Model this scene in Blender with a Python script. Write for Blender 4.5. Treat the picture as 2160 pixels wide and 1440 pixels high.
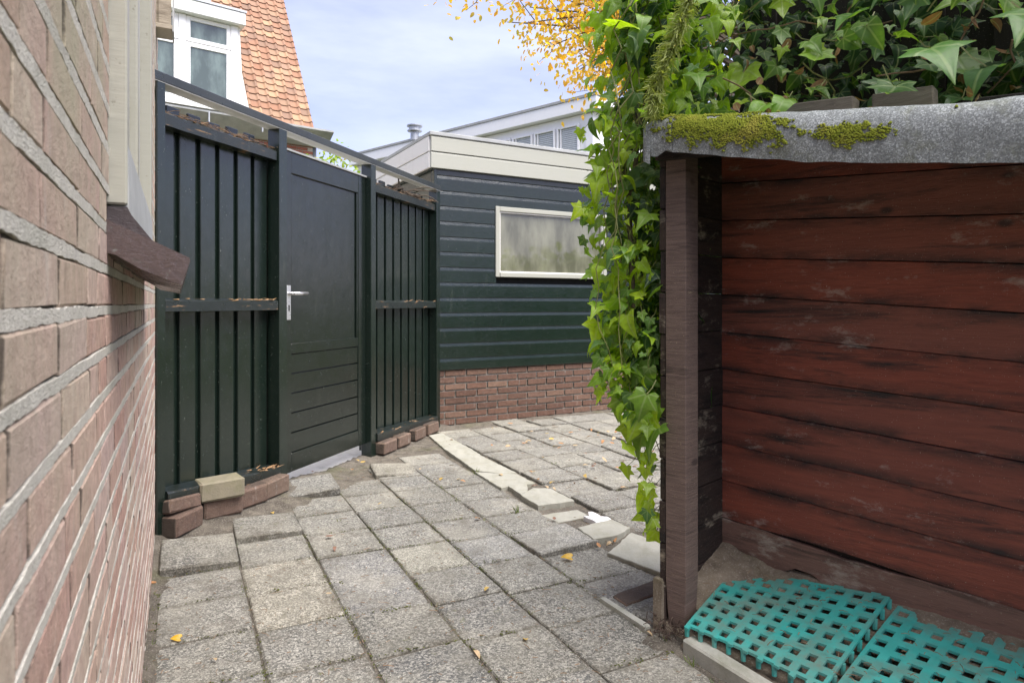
import bpy, math, random
from mathutils import Vector, Matrix, noise
rnd = random.Random(7)
R = math.radians
for o in list(bpy.data.objects): bpy.data.objects.remove(o)
SC = bpy.context.scene
COL = SC.collection

# ------------------------------------------------------------------ camera, sky, sun, exposure
F, HY, CH = 1380.0, 640.0, 1.13          # focal length and horizon in photo pixels (2160 wide), eye height
cam_d = bpy.data.cameras.new('camera'); cam = bpy.data.objects.new('camera', cam_d); COL.objects.link(cam)
cam.location = (0, 0, CH); cam.rotation_euler = (R(90), 0, 0)
cam_d.sensor_width = 36; cam_d.lens = 36 * F / 2160; cam_d.shift_y = -(720 - HY) / 2160
cam_d.clip_start = 0.02; cam_d.clip_end = 900
cam_d.dof.use_dof = True; cam_d.dof.focus_distance = 3.4; cam_d.dof.aperture_fstop = 13
SC.camera = cam

SUN_AZ, SUN_EL = 128.0, 62.0               # azimuth clockwise from +Y
W = bpy.data.worlds.new('World'); SC.world = W; W.use_nodes = True
nt = W.node_tree; nt.nodes.clear()
wo = nt.nodes.new('ShaderNodeOutputWorld'); bg = nt.nodes.new('ShaderNodeBackground'); nt.links.new(bg.outputs[0], wo.inputs[0])
sky = nt.nodes.new('ShaderNodeTexSky'); sky.sky_type = 'NISHITA'; sky.sun_disc = False
sky.sun_elevation = R(SUN_EL); sky.sun_rotation = R(SUN_AZ); sky.air_density = 1.0; sky.dust_density = 1.5; sky.ozone_density = 1.2
tc = nt.nodes.new('ShaderNodeTexCoord'); mp = nt.nodes.new('ShaderNodeMapping'); nt.links.new(tc.outputs['Generated'], mp.inputs[0])
mp.inputs['Scale'].default_value = (1.2, 1.2, 4.5)
cn = nt.nodes.new('ShaderNodeTexNoise'); nt.links.new(mp.outputs[0], cn.inputs['Vector'])
cn.inputs['Scale'].default_value = 1.7; cn.inputs['Detail'].default_value = 6; cn.inputs['Roughness'].default_value = 0.55
cr = nt.nodes.new('ShaderNodeMapRange'); nt.links.new(cn.outputs[0], cr.inputs[0])
cr.inputs[1].default_value = 0.35; cr.inputs[2].default_value = 0.72; cr.inputs[3].default_value = 0.14; cr.inputs[4].default_value = 0.80
cm = nt.nodes.new('ShaderNodeMix'); cm.data_type = 'RGBA'; nt.links.new(cr.outputs[0], cm.inputs[0])
tn = nt.nodes.new('ShaderNodeMix'); tn.data_type = 'RGBA'; tn.blend_type = 'MULTIPLY'; tn.inputs[0].default_value = 1
nt.links.new(sky.outputs[0], tn.inputs[6]); tn.inputs[7].default_value = (1.12, .91, 1.04, 1)                 # slightly violet autumn blue
nt.links.new(tn.outputs[2], cm.inputs[6]); cm.inputs[7].default_value = (4.45, 4.75, 6.1, 1)   # thin bright cloud veil over the sky
nt.links.new(cm.outputs[2], bg.inputs[0]); bg.inputs[1].default_value = 0.085

sd = bpy.data.lights.new('sun', 'SUN'); sd.energy = 2.9; sd.angle = R(60); sd.color = (1.0, 0.97, 0.91)
so = bpy.data.objects.new('sun', sd); COL.objects.link(so); so.location = (3, -6, 12)
sdir = Vector((math.sin(R(SUN_AZ)) * math.cos(R(SUN_EL)), math.cos(R(SUN_AZ)) * math.cos(R(SUN_EL)), math.sin(R(SUN_EL))))
so.rotation_euler = sdir.to_track_quat('Z', 'Y').to_euler()
vs = SC.view_settings; vs.view_transform = 'Standard'; vs.look = 'None'; vs.exposure = 1.55; vs.gamma = 1; vs.use_curve_mapping = False

# ------------------------------------------------------------------ frames of reference (all metres)
class Fr:
    def __init__(s, o, x, y, z=(0, 0, 1)): s.o, s.x, s.y, s.z = Vector(o), Vector(x), Vector(y), Vector(z)
    def P(s, a, b, c): return s.o + s.x * a + s.y * b + s.z * c
    def M(s, a=0, b=0, c=0):
        p = s.P(a, b, c)
        return Matrix(((s.x.x, s.y.x, s.z.x, p.x), (s.x.y, s.y.y, s.z.y, p.y), (s.x.z, s.y.z, s.z.z, p.z), (0, 0, 0, 1)))
I = Fr((0, 0, 0), (1, 0, 0), (0, 1, 0))
WALL = Fr((-1.102, 1.949, 0), (-.454, .891, 0), (.891, .454, 0))       # a along the brick wall away, b out of it
FEN = Fr((-.709, 6.0, 0), (-.313, -.950, 0), (.950, -.313, 0))         # a from garage corner towards house, b into yard
GAR = Fr((-.709, 6.0, 0), (.873, .488, 0), (.488, -.873, 0))           # a along the garage front, b out of it
HOU = Fr((-3.76, 12.5, 0), (.8, .6, 0), (.6, -.8, 0))
BLD = Fr((2.49, 20.0, 0), (-.753, .659, 0), (-.659, -.753, 0))
SHD = Fr((.585, 2.2, 0), (.718, -.696, -.0667), (.696, .718, 0))       # leaning lean-to: a along front, b into depth
def sr(p): d = Vector((p[0], p[1], 0)) - WALL.o; return d.dot(WALL.x), d.dot(WALL.y)
def ab(fr, p):
    d = Vector((p[0], p[1], 0)) - Vector((fr.o.x, fr.o.y, 0)); x = fr.x.to_2d(); y = fr.y.to_2d(); d = d.to_2d()
    det = x.x * y.y - x.y * y.x
    return (d.x * y.y - d.y * y.x) / det, (x.x * d.y - x.y * d.x) / det
def proj(p):
    if p[1] < .05: return None
    return 1080 + F * p[0] / p[1], HY - F * (p[2] - CH) / p[1]
def inview(p, m=30):
    q = proj(p)
    return q is not None and -m < q[0] < 2160 + m and -m < q[1] < 1440 + m

# ------------------------------------------------------------------ objects
WM = {}
def link(o, parent=None, mw=None):
    mw = mw or Matrix.Identity(4)
    COL.objects.link(o); WM[o.name] = mw
    if parent:
        o.parent = parent; o.matrix_parent_inverse = WM[parent.name].inverted()
    o.matrix_basis = mw
    return o
def tag(o, label=None, cat=None, group=None, kind=None):
    if label: o['label'] = label
    if cat: o['category'] = cat
    if group: o['group'] = group
    if kind: o['kind'] = kind
    return o
def root(name, loc, label=None, cat=None, group=None, kind=None):
    o = bpy.data.objects.new(name, None); o.empty_display_size = .1
    link(o, None, Matrix.Translation(Vector(loc))); return tag(o, label, cat, group, kind)
def inst(name, mesh, mw, parent=None, color=None):
    o = bpy.data.objects.new(name, mesh); link(o, parent, mw)
    if color: o.color = (*color, 1)
    return o

class MB:
    def __init__(s): s.v, s.f, s.m, s.uv = [], [], [], {}
    def add(s, vs, fs, mi=0):
        n = len(s.v); s.v += [tuple(v) for v in vs]
        for f in fs: s.f.append(tuple(i + n for i in f)); s.m.append(mi)
    def box(s, fr, a, b, c, mi=0, ch=0.0, jit=0.0):
        (a0, a1), (b0, b1), (c0, c1) = a, b, c
        if ch <= 0:
            vs = [(x, y, z) for x in (a0, a1) for y in (b0, b1) for z in (c0, c1)]
            fs = [(0, 1, 3, 2), (4, 6, 7, 5), (0, 4, 5, 1), (2, 3, 7, 6), (0, 2, 6, 4), (1, 5, 7, 3)]
        else:
            vs, fs = chbox(a0, a1, b0, b1, c0, c1, ch)
        if jit: vs = [(x + rnd.uniform(-jit, jit), y + rnd.uniform(-jit, jit), z + rnd.uniform(-jit, jit)) for x, y, z in vs]
        s.add([fr.P(*p) for p in vs], fs, mi)
    def prism(s, fr, poly, b0, b1, mi=0):      # polygon in (a,c) swept along b
        n = len(poly)
        s.add([fr.P(a, b0, c) for a, c in poly] + [fr.P(a, b1, c) for a, c in poly],
              [tuple(range(n)), tuple(range(2 * n - 1, n - 1, -1))] + [(i, i + n, (i + 1) % n + n, (i + 1) % n) for i in range(n)], mi)
    def prisma(s, fr, poly, a0, a1, mi=0):     # polygon in (b,c) swept along a
        n = len(poly)
        s.add([fr.P(a0, b, c) for b, c in poly] + [fr.P(a1, b, c) for b, c in poly],
              [tuple(range(n)), tuple(range(2 * n - 1, n - 1, -1))] + [(i, i + n, (i + 1) % n + n, (i + 1) % n) for i in range(n)], mi)
    def slab(s, poly, z0, z1, mi=0, ins=0.004):  # flat stone from ground outline, arrised edge
        n = len(poly); c = Vector((sum(p[0] for p in poly) / n, sum(p[1] for p in poly) / n))
        inn = [c + (Vector(p) - c) * (1 - ins / max((Vector(p) - c).length, .01)) for p in poly]
        rings = [[(p[0], p[1], z0) for p in poly], [(p[0], p[1], z1 - ins) for p in poly], [(p[0], p[1], z1) for p in inn]]
        s.add(sum(rings, []), [tuple(range(2 * n, 3 * n)), tuple(range(n - 1, -1, -1))] +
              [(k * n + i, k * n + (i + 1) % n, (k + 1) * n + (i + 1) % n, (k + 1) * n + i) for k in (0, 1) for i in range(n)], mi)
    def tube(s, pts, r, sides=5, mi=0):
        pts = [Vector(p) for p in pts]; n = len(pts)
        rs = r if isinstance(r, (list, tuple)) else [r] * n
        vs = []
        for i, p in enumerate(pts):
            t = (pts[min(i + 1, n - 1)] - pts[max(i - 1, 0)]).normalized()
            x = t.cross(Vector((.3, .2, .93))).normalized(); y = t.cross(x)
            vs += [p + (x * math.cos(2 * math.pi * k / sides) + y * math.sin(2 * math.pi * k / sides)) * rs[i] for k in range(sides)]
        fs = [(i * sides + k, i * sides + (k + 1) % sides, (i + 1) * sides + (k + 1) % sides, (i + 1) * sides + k) for i in range(n - 1) for k in range(sides)]
        fs += [tuple(range(sides - 1, -1, -1)), tuple(range((n - 1) * sides, n * sides))]
        s.add(vs, fs, mi)
    def lathe(s, o, prof, sides=16, mi=0):
        o = Vector(o); n = len(prof)
        vs = [o + Vector((r * math.cos(2 * math.pi * k / sides), r * math.sin(2 * math.pi * k / sides), z)) for r, z in prof for k in range(sides)]
        s.add(vs, [(i * sides + k, i * sides + (k + 1) % sides, (i + 1) * sides + (k + 1) % sides, (i + 1) * sides + k) for i in range(n - 1) for k in range(sides)]
              + [tuple(range(sides - 1, -1, -1)), tuple(range((n - 1) * sides, n * sides))], mi)
    def tpl(s, mesh_v, mesh_f, mw, mi=0): s.add([mw @ Vector(v) for v in mesh_v], mesh_f, mi)
    def mesh(s, name, mats, smooth=False):
        me = bpy.data.meshes.new(name); me.from_pydata(s.v, [], s.f)
        for m in (mats if isinstance(mats, (list, tuple)) else [mats]): me.materials.append(m)
        me.polygons.foreach_set('material_index', s.m)
        if smooth: me.polygons.foreach_set('use_smooth', [True] * len(s.f))
        me.update(); return me
    def build(s, name, mats, parent=None, mw=None, smooth=False, fix=True):
        me = s.mesh(name, mats, smooth)
        if fix:
            import bmesh
            bm = bmesh.new(); bm.from_mesh(me); bmesh.ops.recalc_face_normals(bm, faces=bm.faces); bm.to_mesh(me); bm.free()
        o = bpy.data.objects.new(name, me); return link(o, parent, mw)
    def thing(s, name, mats, label, cat, group=None, kind=None, smooth=False):   # top-level mesh with its origin at its own base
        n = len(s.v); zs = min(v[2] for v in s.v)
        L = Vector((sum(v[0] for v in s.v) / n, sum(v[1] for v in s.v) / n, zs))
        s.v = [tuple(Vector(v) - L) for v in s.v]
        return tag(s.build(name, mats, None, Matrix.Translation(L), smooth), label, cat, group, kind)

def chbox(a0, a1, b0, b1, c0, c1, ch):
    vs, idx = [], {}
    for ix, x in enumerate((a0, a1)):
        for iy, y in enumerate((b0, b1)):
            for iz, z in enumerate((c0, c1)):
                sx, sy, sz = (1 if ix == 0 else -1), (1 if iy == 0 else -1), (1 if iz == 0 else -1)
                for ax in range(3):
                    p = [x + sx * ch, y + sy * ch, z + sz * ch]
                    p[ax] = (x, y, z)[ax]
                    idx[ix, iy, iz, ax] = len(vs); vs.append(tuple(p))
    fs = []
    for i in (0, 1):
        q = [(0, 0), (1, 0), (1, 1), (0, 1)]
        fs.append([idx[i, j, k, 0] for j, k in q]); fs.append([idx[j, i, k, 1] for j, k in q]); fs.append([idx[j, k, i, 2] for j, k in q])
    for i in (0, 1):
        for j in (0, 1):
            fs.append([idx[i, j, 0, 0], idx[i, j, 1, 0], idx[i, j, 1, 1], idx[i, j, 0, 1]])
            fs.append([idx[i, 0, j, 0], idx[i, 1, j, 0], idx[i, 1, j, 2], idx[i, 0, j, 2]])
            fs.append([idx[0, i, j, 1], idx[1, i, j, 1], idx[1, i, j, 2], idx[0, i, j, 2]])
            for k in (0, 1): fs.append([idx[i, j, k, 0], idx[i, j, k, 1], idx[i, j, k, 2]])
    # orient outwards
    cx = Vector(((a0 + a1) / 2, (b0 + b1) / 2, (c0 + c1) / 2)); out = []
    for f in fs:
        p = [Vector(vs[i]) for i in f]; n = (p[1] - p[0]).cross(p[2] - p[0])
        out.append(tuple(f) if n.dot(p[0] + p[2] - 2 * cx) > 0 else tuple(reversed(f)))
    return vs, out

# ------------------------------------------------------------------ materials
class NT:
    def __init__(s, name):
        s.mat = bpy.data.materials.new(name); s.mat.use_nodes = True; s.t = s.mat.node_tree; s.t.nodes.clear()
        s.out = s.t.nodes.new('ShaderNodeOutputMaterial')
    def n(s, typ, **kw):
        x = s.t.nodes.new(typ)
        for k, v in kw.items(): setattr(x, k, v)
        return x
    def put(s, sock, v):
        if isinstance(v, bpy.types.NodeSocket): s.t.links.new(v, sock)
        elif isinstance(v, (tuple, list)) and len(v) == 3 and sock.type == 'RGBA': sock.default_value = (*v, 1)
        elif v is not None: sock.default_value = v
    def pos(s): return s.n('ShaderNodeNewGeometry').outputs['Position']
    def obj(s): return s.n('ShaderNodeTexCoord').outputs['Object']
    def gen(s): return s.n('ShaderNodeTexCoord').outputs['Generated']
    def rand(s):
        a = s.n('ShaderNodeObjectInfo').outputs['Random']; b = s.n('ShaderNodeNewGeometry').outputs['Random Per Island']
        return s.math('FRACT', s.math('ADD', a, b))
    def ocol(s): return s.n('ShaderNodeObjectInfo').outputs['Color']
    def map(s, v, scale=(1, 1, 1), rot=(0, 0, 0), loc=None):
        m = s.n('ShaderNodeMapping'); s.put(m.inputs[0], v); m.inputs['Scale'].default_value = scale; m.inputs['Rotation'].default_value = rot
        if loc is not None: s.put(m.inputs['Location'], loc)
        return m.outputs[0]
    def noise(s, v, scale, detail=4, rough=.55, dist=0.0):
        x = s.n('ShaderNodeTexNoise'); s.put(x.inputs['Vector'], v); x.inputs['Scale'].default_value = scale
        x.inputs['Detail'].default_value = detail; x.inputs['Roughness'].default_value = rough; x.inputs['Distortion'].default_value = dist
        return x.outputs[0]
    def vor(s, v, scale, feat='F1', out='Distance'):
        x = s.n('ShaderNodeTexVoronoi', feature=feat); s.put(x.inputs['Vector'], v); x.inputs['Scale'].default_value = scale; return x.outputs[out]
    def math(s, op, a, b=None, c=None):
        x = s.n('ShaderNodeMath', operation=op); s.put(x.inputs[0], a); s.put(x.inputs[1], b)
        if c is not None: s.put(x.inputs[2], c)
        return x.outputs[0]
    def rng(s, v, a, b, c=0.0, d=1.0):
        x = s.n('ShaderNodeMapRange'); s.put(x.inputs[0], v)
        for i, q in enumerate((a, b, c, d)): x.inputs[i + 1].default_value = q
        return x.outputs[0]
    def mix(s, f, a, b, mode='MIX'):
        x = s.n('ShaderNodeMix', data_type='RGBA', blend_type=mode); s.put(x.inputs[0], f); s.put(x.inputs[6], a); s.put(x.inputs[7], b); return x.outputs[2]
    def ramp(s, f, stops):
        x = s.n('ShaderNodeValToRGB'); s.put(x.inputs[0], f); e = x.color_ramp.elements
        while len(e) < len(stops): e.new(.5)
        for i, (p, c) in enumerate(stops): e[i].position = p; e[i].color = (*c, 1)
        return x.outputs[0]
    def sep(s, v):
        x = s.n('ShaderNodeSeparateXYZ'); s.put(x.inputs[0], v); return x.outputs
    def bump(s, h, dist=.002, st=1.0, nrm=None):
        x = s.n('ShaderNodeBump'); s.put(x.inputs['Height'], h); x.inputs['Distance'].default_value = dist; x.inputs['Strength'].default_value = st
        if nrm is not None: s.put(x.inputs['Normal'], nrm)
        return x.outputs[0]
    def pbr(s, base, rough=.7, nrm=None, metal=0.0, spec=.5, coat=0.0, emit=None):
        x = s.n('ShaderNodeBsdfPrincipled'); s.put(x.inputs['Base Color'], base); s.put(x.inputs['Roughness'], rough)
        s.put(x.inputs['Metallic'], metal); s.put(x.inputs['Specular IOR Level'], spec); s.put(x.inputs['Coat Weight'], coat)
        if nrm is not None: s.put(x.inputs['Normal'], nrm)
        return x.outputs[0]
    def done(s, sh): s.t.links.new(sh, s.out.inputs[0]); return s.mat

def m_brick(name, stops, stain=None, stain_amt=0.0, mort=False, grey=(.5, .48, .44)):
    k = NT(name); p = k.pos(); r = k.rand()
    base = k.ramp(r, stops)
    base = k.mix(.6, base, k.ramp(k.noise(p, 38, 8, .75), [(.3, (.22, .22, .22)), (.7, (.80, .76, .74))]), 'OVERLAY')
    base = k.mix(k.rng(k.noise(k.map(p, (1, 1, .35)), 55, 5, .7), .55, .75, 0, .4), base, (.13, .10, .085))
    base = k.mix(k.rng(k.noise(p, 210, 3, .7), .60, .70, 0, .45), base, (.62, .58, .5))
    base = k.mix(k.rng(k.noise(p, 420, 2), .58, .75, 0, .35), base, (.09, .06, .05))
    if stain:
        z = k.sep(p)[2]
        f = k.math('MULTIPLY', k.rng(k.noise(k.map(p, (1, 1, .5)), 3.2, 6, .65), .38, .68), k.rng(z, .6, 1.5, .30, 1.35))
        base = k.mix(k.math('MULTIPLY', f, stain_amt), base, stain)
        base = k.mix(k.rng(k.noise(k.map(p, (5, 5, 1.3)), 6, 5, .7), .6, .8, 0, .5), base, grey)
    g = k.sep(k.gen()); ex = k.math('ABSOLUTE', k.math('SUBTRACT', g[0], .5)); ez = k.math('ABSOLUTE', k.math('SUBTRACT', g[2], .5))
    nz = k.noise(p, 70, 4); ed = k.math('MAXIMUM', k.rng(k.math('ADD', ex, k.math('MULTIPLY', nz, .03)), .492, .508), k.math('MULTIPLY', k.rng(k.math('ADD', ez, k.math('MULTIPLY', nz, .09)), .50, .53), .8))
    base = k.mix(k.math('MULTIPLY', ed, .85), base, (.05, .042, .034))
    h = k.math('ADD', k.noise(p, 160, 6, .75), k.math('MULTIPLY', k.noise(p, 30, 3), .8))
    return k.done(k.pbr(base, .9, k.bump(h, .008, .85), spec=.25))
def m_mortar(name, a=(.42, .40, .36), b=(.6, .59, .55)):
    k = NT(name); p = k.pos(); n = k.noise(p, 60, 8, .75)
    c = k.mix(k.rng(n, .35, .65), a, b); c = k.mix(k.rng(k.noise(p, 7, 4), .5, .75, 0, .45), c, (.30, .31, .24))
    c = k.mix(k.rng(k.noise(p, 300, 2), .6, .75, 0, .6), c, (.16, .14, .12))
    return k.done(k.pbr(c, .95, k.bump(k.math('ADD', k.noise(p, 130, 6, .8), k.noise(p, 420, 2)), .005, .8), spec=.2))
def m_gloss(name, base, dark, scale=(1, 1, 1), rough=(.16, .36), wear=None, bump=.0016):
    k = NT(name); p = k.map(k.pos(), scale); g = k.noise(p, 42, 6, .65, .6); big = k.noise(k.pos(), 2.4, 4)
    c = k.mix(k.rng(big, .35, .65), base, dark)
    c = k.mix(k.rng(g, .45, .7, 0, .4), c, (base[0] * 1.7, base[1] * 1.7, base[2] * 1.7))
    c = k.mix(k.rng(k.noise(k.pos(), 90, 3), .68, .72, 0, .5), c, (.16, .17, .15))
    c = k.mix(k.rng(k.noise(k.map(k.pos(), (1, 1, .12)), 26, 5, .7), .6, .85, 0, .25), c, (.12, .13, .10))
    ro = k.rng(k.noise(k.pos(), 14, 5, .7), .3, .75, rough[0], rough[1])
    if wear:
        w = k.rng(k.noise(p, 9, 6, .7), .6, .66); c = k.mix(w, c, wear); ro = k.mix(w, ro, (.85, .85, .85))
    h = k.math('ADD', g, k.math('MULTIPLY', k.noise(k.pos(), 7, 3), 1.4))
    return k.done(k.pbr(c, ro, k.bump(k.noise(k.map(k.pos(), (1, 1, .6)), 3.2, 3), .012, .35, k.bump(h, bump, .7)), spec=.75))
def m_wood(name, cols, grain=(3, 3, 45), dirt=(.02, .015, .012), dust=(.4, .37, .32), dirt_r=(.45, .62), dust_r=(.62, .72), rough=.6, bump=.003, edge=False):
    k = NT(name); p = k.pos(); r = k.n('ShaderNodeObjectInfo').outputs['Random']
    off = k.n('ShaderNodeCombineXYZ'); k.put(off.inputs[0], k.math('MULTIPLY', r, 37.0)); k.put(off.inputs[2], k.math('MULTIPLY', r, 11.0))
    q = k.map(p, grain, loc=off.outputs[0]); g = k.noise(q, 3.2, 8, .68, .8)
    c = k.mix(k.rng(g, .3, .7), cols[0], cols[1])
    c = k.mix(k.rng(r, 0, 1, 0, .7), c, cols[2])
    f = k.rng(k.noise(k.map(p, (grain[0] * .30, grain[1] * .30, grain[2] * .24), loc=off.outputs[0]), 2.2, 8, .72, .3), *dirt_r)
    if edge:
        xyz = k.sep(p)                                    # height within the course of leaning boards
        al = k.math('ADD', k.math('MULTIPLY', k.math('SUBTRACT', xyz[0], .585), .718), k.math('MULTIPLY', k.math('SUBTRACT', xyz[1], 2.2), -.696))
        z = k.math('FRACT', k.math('DIVIDE', k.math('SUBTRACT', k.math('ADD', xyz[2], k.math('MULTIPLY', al, .0667)), .147), .1448))
        e = k.math('MAXIMUM', k.rng(z, .30, .02, 0, .9), k.rng(z, .66, .97, 0, 1))
        f = k.math('MAXIMUM', f, k.math('MULTIPLY', e, k.rng(k.noise(k.map(p, (1, 1, 3.5), loc=off.outputs[0]), 3.0, 8, .72), .40, .58)))
    c = k.mix(f, c, dirt)
    kn = k.rng(k.vor(k.map(p, (1, 1, 1.7)), 3.6), .05, .10, .8, 0); c = k.mix(kn, c, dirt)
    c = k.mix(k.math('MULTIPLY', k.rng(k.noise(k.map(p, (1, 1, 2.2)), 5.5, 8, .75), *dust_r), .75), c, dust)
    c = k.mix(k.rng(k.noise(p, 260, 2), .70, .73, 0, .6), c, (dust[0] * 1.2, dust[1] * 1.2, dust[2] * 1.1))
    h = k.math('ADD', g, k.math('MULTIPLY', k.noise(q, 11, 5, .7), .7))
    return k.done(k.pbr(c, k.rng(g, .3, .7, rough - .12, rough + .2), k.bump(h, bump, .8), spec=.35))
def m_paint(name, col, rough=.45, dirt=(.3, .3, .24), amt=.35, grain=(3, 3, 30)):
    k = NT(name); p = k.pos(); g = k.noise(k.map(p, grain), 4, 6, .6)
    c = k.mix(k.math('MULTIPLY', k.rng(k.noise(k.map(p, (2, 2, .7)), 3.5, 6, .7), .48, .75), amt), col, dirt)
    c = k.mix(k.rng(k.noise(p, 70, 4), .66, .72, 0, amt), c, (dirt[0] * .5, dirt[1] * .5, dirt[2] * .45))
    return k.done(k.pbr(c, rough, k.bump(g, .0012, .5), spec=.4))
def m_plain(name, col, rough=.5, metal=0.0, nscale=30, bump=.001, var=.25):
    k = NT(name); p = k.pos(); n = k.noise(p, nscale, 5, .65)
    c = k.mix(k.rng(n, .3, .7), col, tuple(x * (1 - var) for x in col))
    return k.done(k.pbr(c, k.rng(n, .3, .7, rough - .08, rough + .12), k.bump(n, bump, .6), metal=metal))
def m_glass(name, tint=(.02, .025, .024), rough=.03):
    k = NT(name); p = k.pos(); n = k.noise(k.map(p, (1, 1, .35)), 5, 5, .6)
    c = k.mix(k.rng(n, .4, .7), tint, tuple(x * 2.2 + .012 for x in tint))
    return k.done(k.pbr(c, k.rng(k.noise(p, 16, 4), .4, .8, rough, rough + .10), k.bump(k.noise(p, 2.2, 2), .002, .25), spec=.9))
def m_tile():
    k = NT('concrete_tile'); p = k.pos(); oc = k.ocol(); r = k.n('ShaderNodeObjectInfo').outputs['Random']
    ag = k.vor(p, 150, 'F1', 'Color'); v = k.sep(ag)[0]; fine = k.noise(p, 210, 4, .7)
    c = k.mix(k.rng(v, .15, .95, 0, .75), k.mix(1.0, oc, (.455, .457, .437), 'MULTIPLY'), k.mix(.6, oc, (.62, .59, .50)))
    c = k.mix(k.rng(fine, .47, .62, 0, .85), c, (.035, .035, .036))
    c = k.mix(k.rng(k.noise(p, 120, 2), .70, .74, 0, .7), c, (.62, .58, .5))
    c = k.mix(k.rng(k.noise(p, 26, 6, .75), .5, .72, 0, .55), c, (.12, .115, .10)); c = k.mix(k.rng(k.noise(p, 2.1, 4, .6), .48, .66, 0, .35), c, (.40, .375, .30))
    d = k.rng(k.noise(p, 4.5, 7, .68), .46, .68)
    c = k.mix(k.math('MULTIPLY', d, .6), c, (.165, .155, .125))
    d2 = k.rng(k.noise(p, 5.5, 8, .72), .54, .72); c = k.mix(k.math('MULTIPLY', d2, .62), c, (.075, .06, .045))
    mo = k.rng(k.noise(p, 13, 6, .75), .62, .72); c = k.mix(k.math('MULTIPLY', mo, .6), c, (.13, .14, .035))
    # worn edges hold dirt
    g = k.sep(k.obj()); e = k.math('MAXIMUM', k.math('ABSOLUTE', g[0]), k.math('ABSOLUTE', g[1]))
    ed = k.math('MULTIPLY', k.rng(e, .118, .15), k.rng(k.noise(p, 22, 4), .35, .65)); c = k.mix(k.math('MULTIPLY', ed, .6), c, (.07, .06, .042))
    h = k.math('ADD', k.math('MULTIPLY', v, .5), fine); h = k.math('ADD', h, k.math('MULTIPLY', k.noise(p, 20, 4), 1.2))
    return k.done(k.pbr(c, .88, k.bump(h, .0028, .75), spec=.3))
def m_stone(name, a, b, dirt=(.2, .19, .12), amt=.5):
    k = NT(name); p = k.pos(); n = k.noise(k.map(p, (6, 2.5, 4), rot=(0, 0, .5)), 3, 8, .65, .5); c = k.mix(k.rng(n, .3, .7), a, b)
    c = k.mix(k.math('MULTIPLY', k.rng(k.noise(p, 8, 7, .7), .48, .72), amt), c, dirt)
    c = k.mix(k.rng(k.noise(p, 170, 2), .68, .72, 0, .5), c, (.1, .09, .07))
    return k.done(k.pbr(c, .7, k.bump(k.math('ADD', n, k.noise(p, 120, 5)), .003, .6), spec=.3))
def m_soil(name, a=(.055, .045, .034), b=(.15, .125, .092), grit=(.36, .33, .27)):
    k = NT(name); p = k.pos(); n = k.noise(p, 14, 10, .72); c = k.mix(k.rng(n, .34, .66), a, b)
    c = k.mix(k.rng(k.noise(p, 170, 3, .7), .55, .68, 0, .6), c, grit); c = k.mix(k.rng(k.noise(p, 3, 4), .55, .75, 0, .5), c, (.085, .095, .03))
    return k.done(k.pbr(c, .97, k.bump(k.math('ADD', k.noise(p, 120, 6, .8), n), .007, .9), spec=.15))
def m_leaf(name, stops, veins=True, trans=.45, gloss=.38, vein_c=(.42, .5, .25), use_col=False):
    k = NT(name); uv = k.n('ShaderNodeUVMap').outputs[0]; s = k.sep(uv); r = k.rand()
    c = k.ramp(r, stops) if not use_col else k.ocol()
    c = k.mix(k.rng(k.noise(k.pos(), 60, 4), .4, .75, 0, .35), c, (.02, .045, .012))
    h = None
    if veins:
        x = k.math('SUBTRACT', s[0], .5); y = k.math('SUBTRACT', s[1], .22)
        th = k.math('ARCTAN2', x, y); rad = k.math('SQRT', k.math('ADD', k.math('MULTIPLY', x, x), k.math('MULTIPLY', y, y)))
        m = None
        for a in (0, .72, -.72, 1.75, -1.75):
            d = k.math('MULTIPLY', k.math('ABSOLUTE', k.math('SUBTRACT', th, a)), rad)
            v = k.rng(d, .008, .022, 1, 0); m = v if m is None else k.math('MAXIMUM', m, v)
        c = k.mix(k.math('MULTIPLY', m, .30), c, vein_c); h = m
    nr = k.bump(h, .001, .5) if h is not None else None
    b = k.pbr(c, gloss, nr, spec=.45); t = k.n('ShaderNodeBsdfTranslucent')
    k.put(t.inputs[0], k.mix(1.0, c, (1.9, 2.0, .55), 'MULTIPLY'))
    ms = k.n('ShaderNodeMixShader'); ms.inputs[0].default_value = trans; k.t.links.new(b, ms.inputs[1]); k.t.links.new(t.outputs[0], ms.inputs[2])
    return k.done(ms.outputs[0])

M = {}
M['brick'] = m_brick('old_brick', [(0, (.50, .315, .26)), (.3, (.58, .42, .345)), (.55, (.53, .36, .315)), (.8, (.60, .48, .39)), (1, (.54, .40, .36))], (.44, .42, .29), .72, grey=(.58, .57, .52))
M['mortar'] = m_mortar('lime_mortar', (.54, .51, .45), (.71, .68, .60)); M['mortar_dark'] = m_mortar('recessed_mortar', (.05, .042, .035), (.16, .14, .115))
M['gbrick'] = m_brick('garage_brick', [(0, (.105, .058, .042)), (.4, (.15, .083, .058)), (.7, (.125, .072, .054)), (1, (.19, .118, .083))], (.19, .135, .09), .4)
M['gmortar'] = m_mortar('garage_mortar', (.27, .25, .215), (.44, .41, .36))
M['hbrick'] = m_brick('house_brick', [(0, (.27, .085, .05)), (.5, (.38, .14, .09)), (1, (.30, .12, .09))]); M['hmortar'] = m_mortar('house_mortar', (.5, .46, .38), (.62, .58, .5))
M['fence_v'] = m_gloss('green_fence_paint', (.0060, .0125, .0092), (.009, .0165, .0122), (5, 5, .22), (.13, .30), bump=.001)
M['fence_h'] = m_gloss('green_rail_paint', (.008, .013, .011), (.014, .018, .016), (.7, .7, 7), (.22, .45), wear=(.20, .12, .055))
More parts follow.
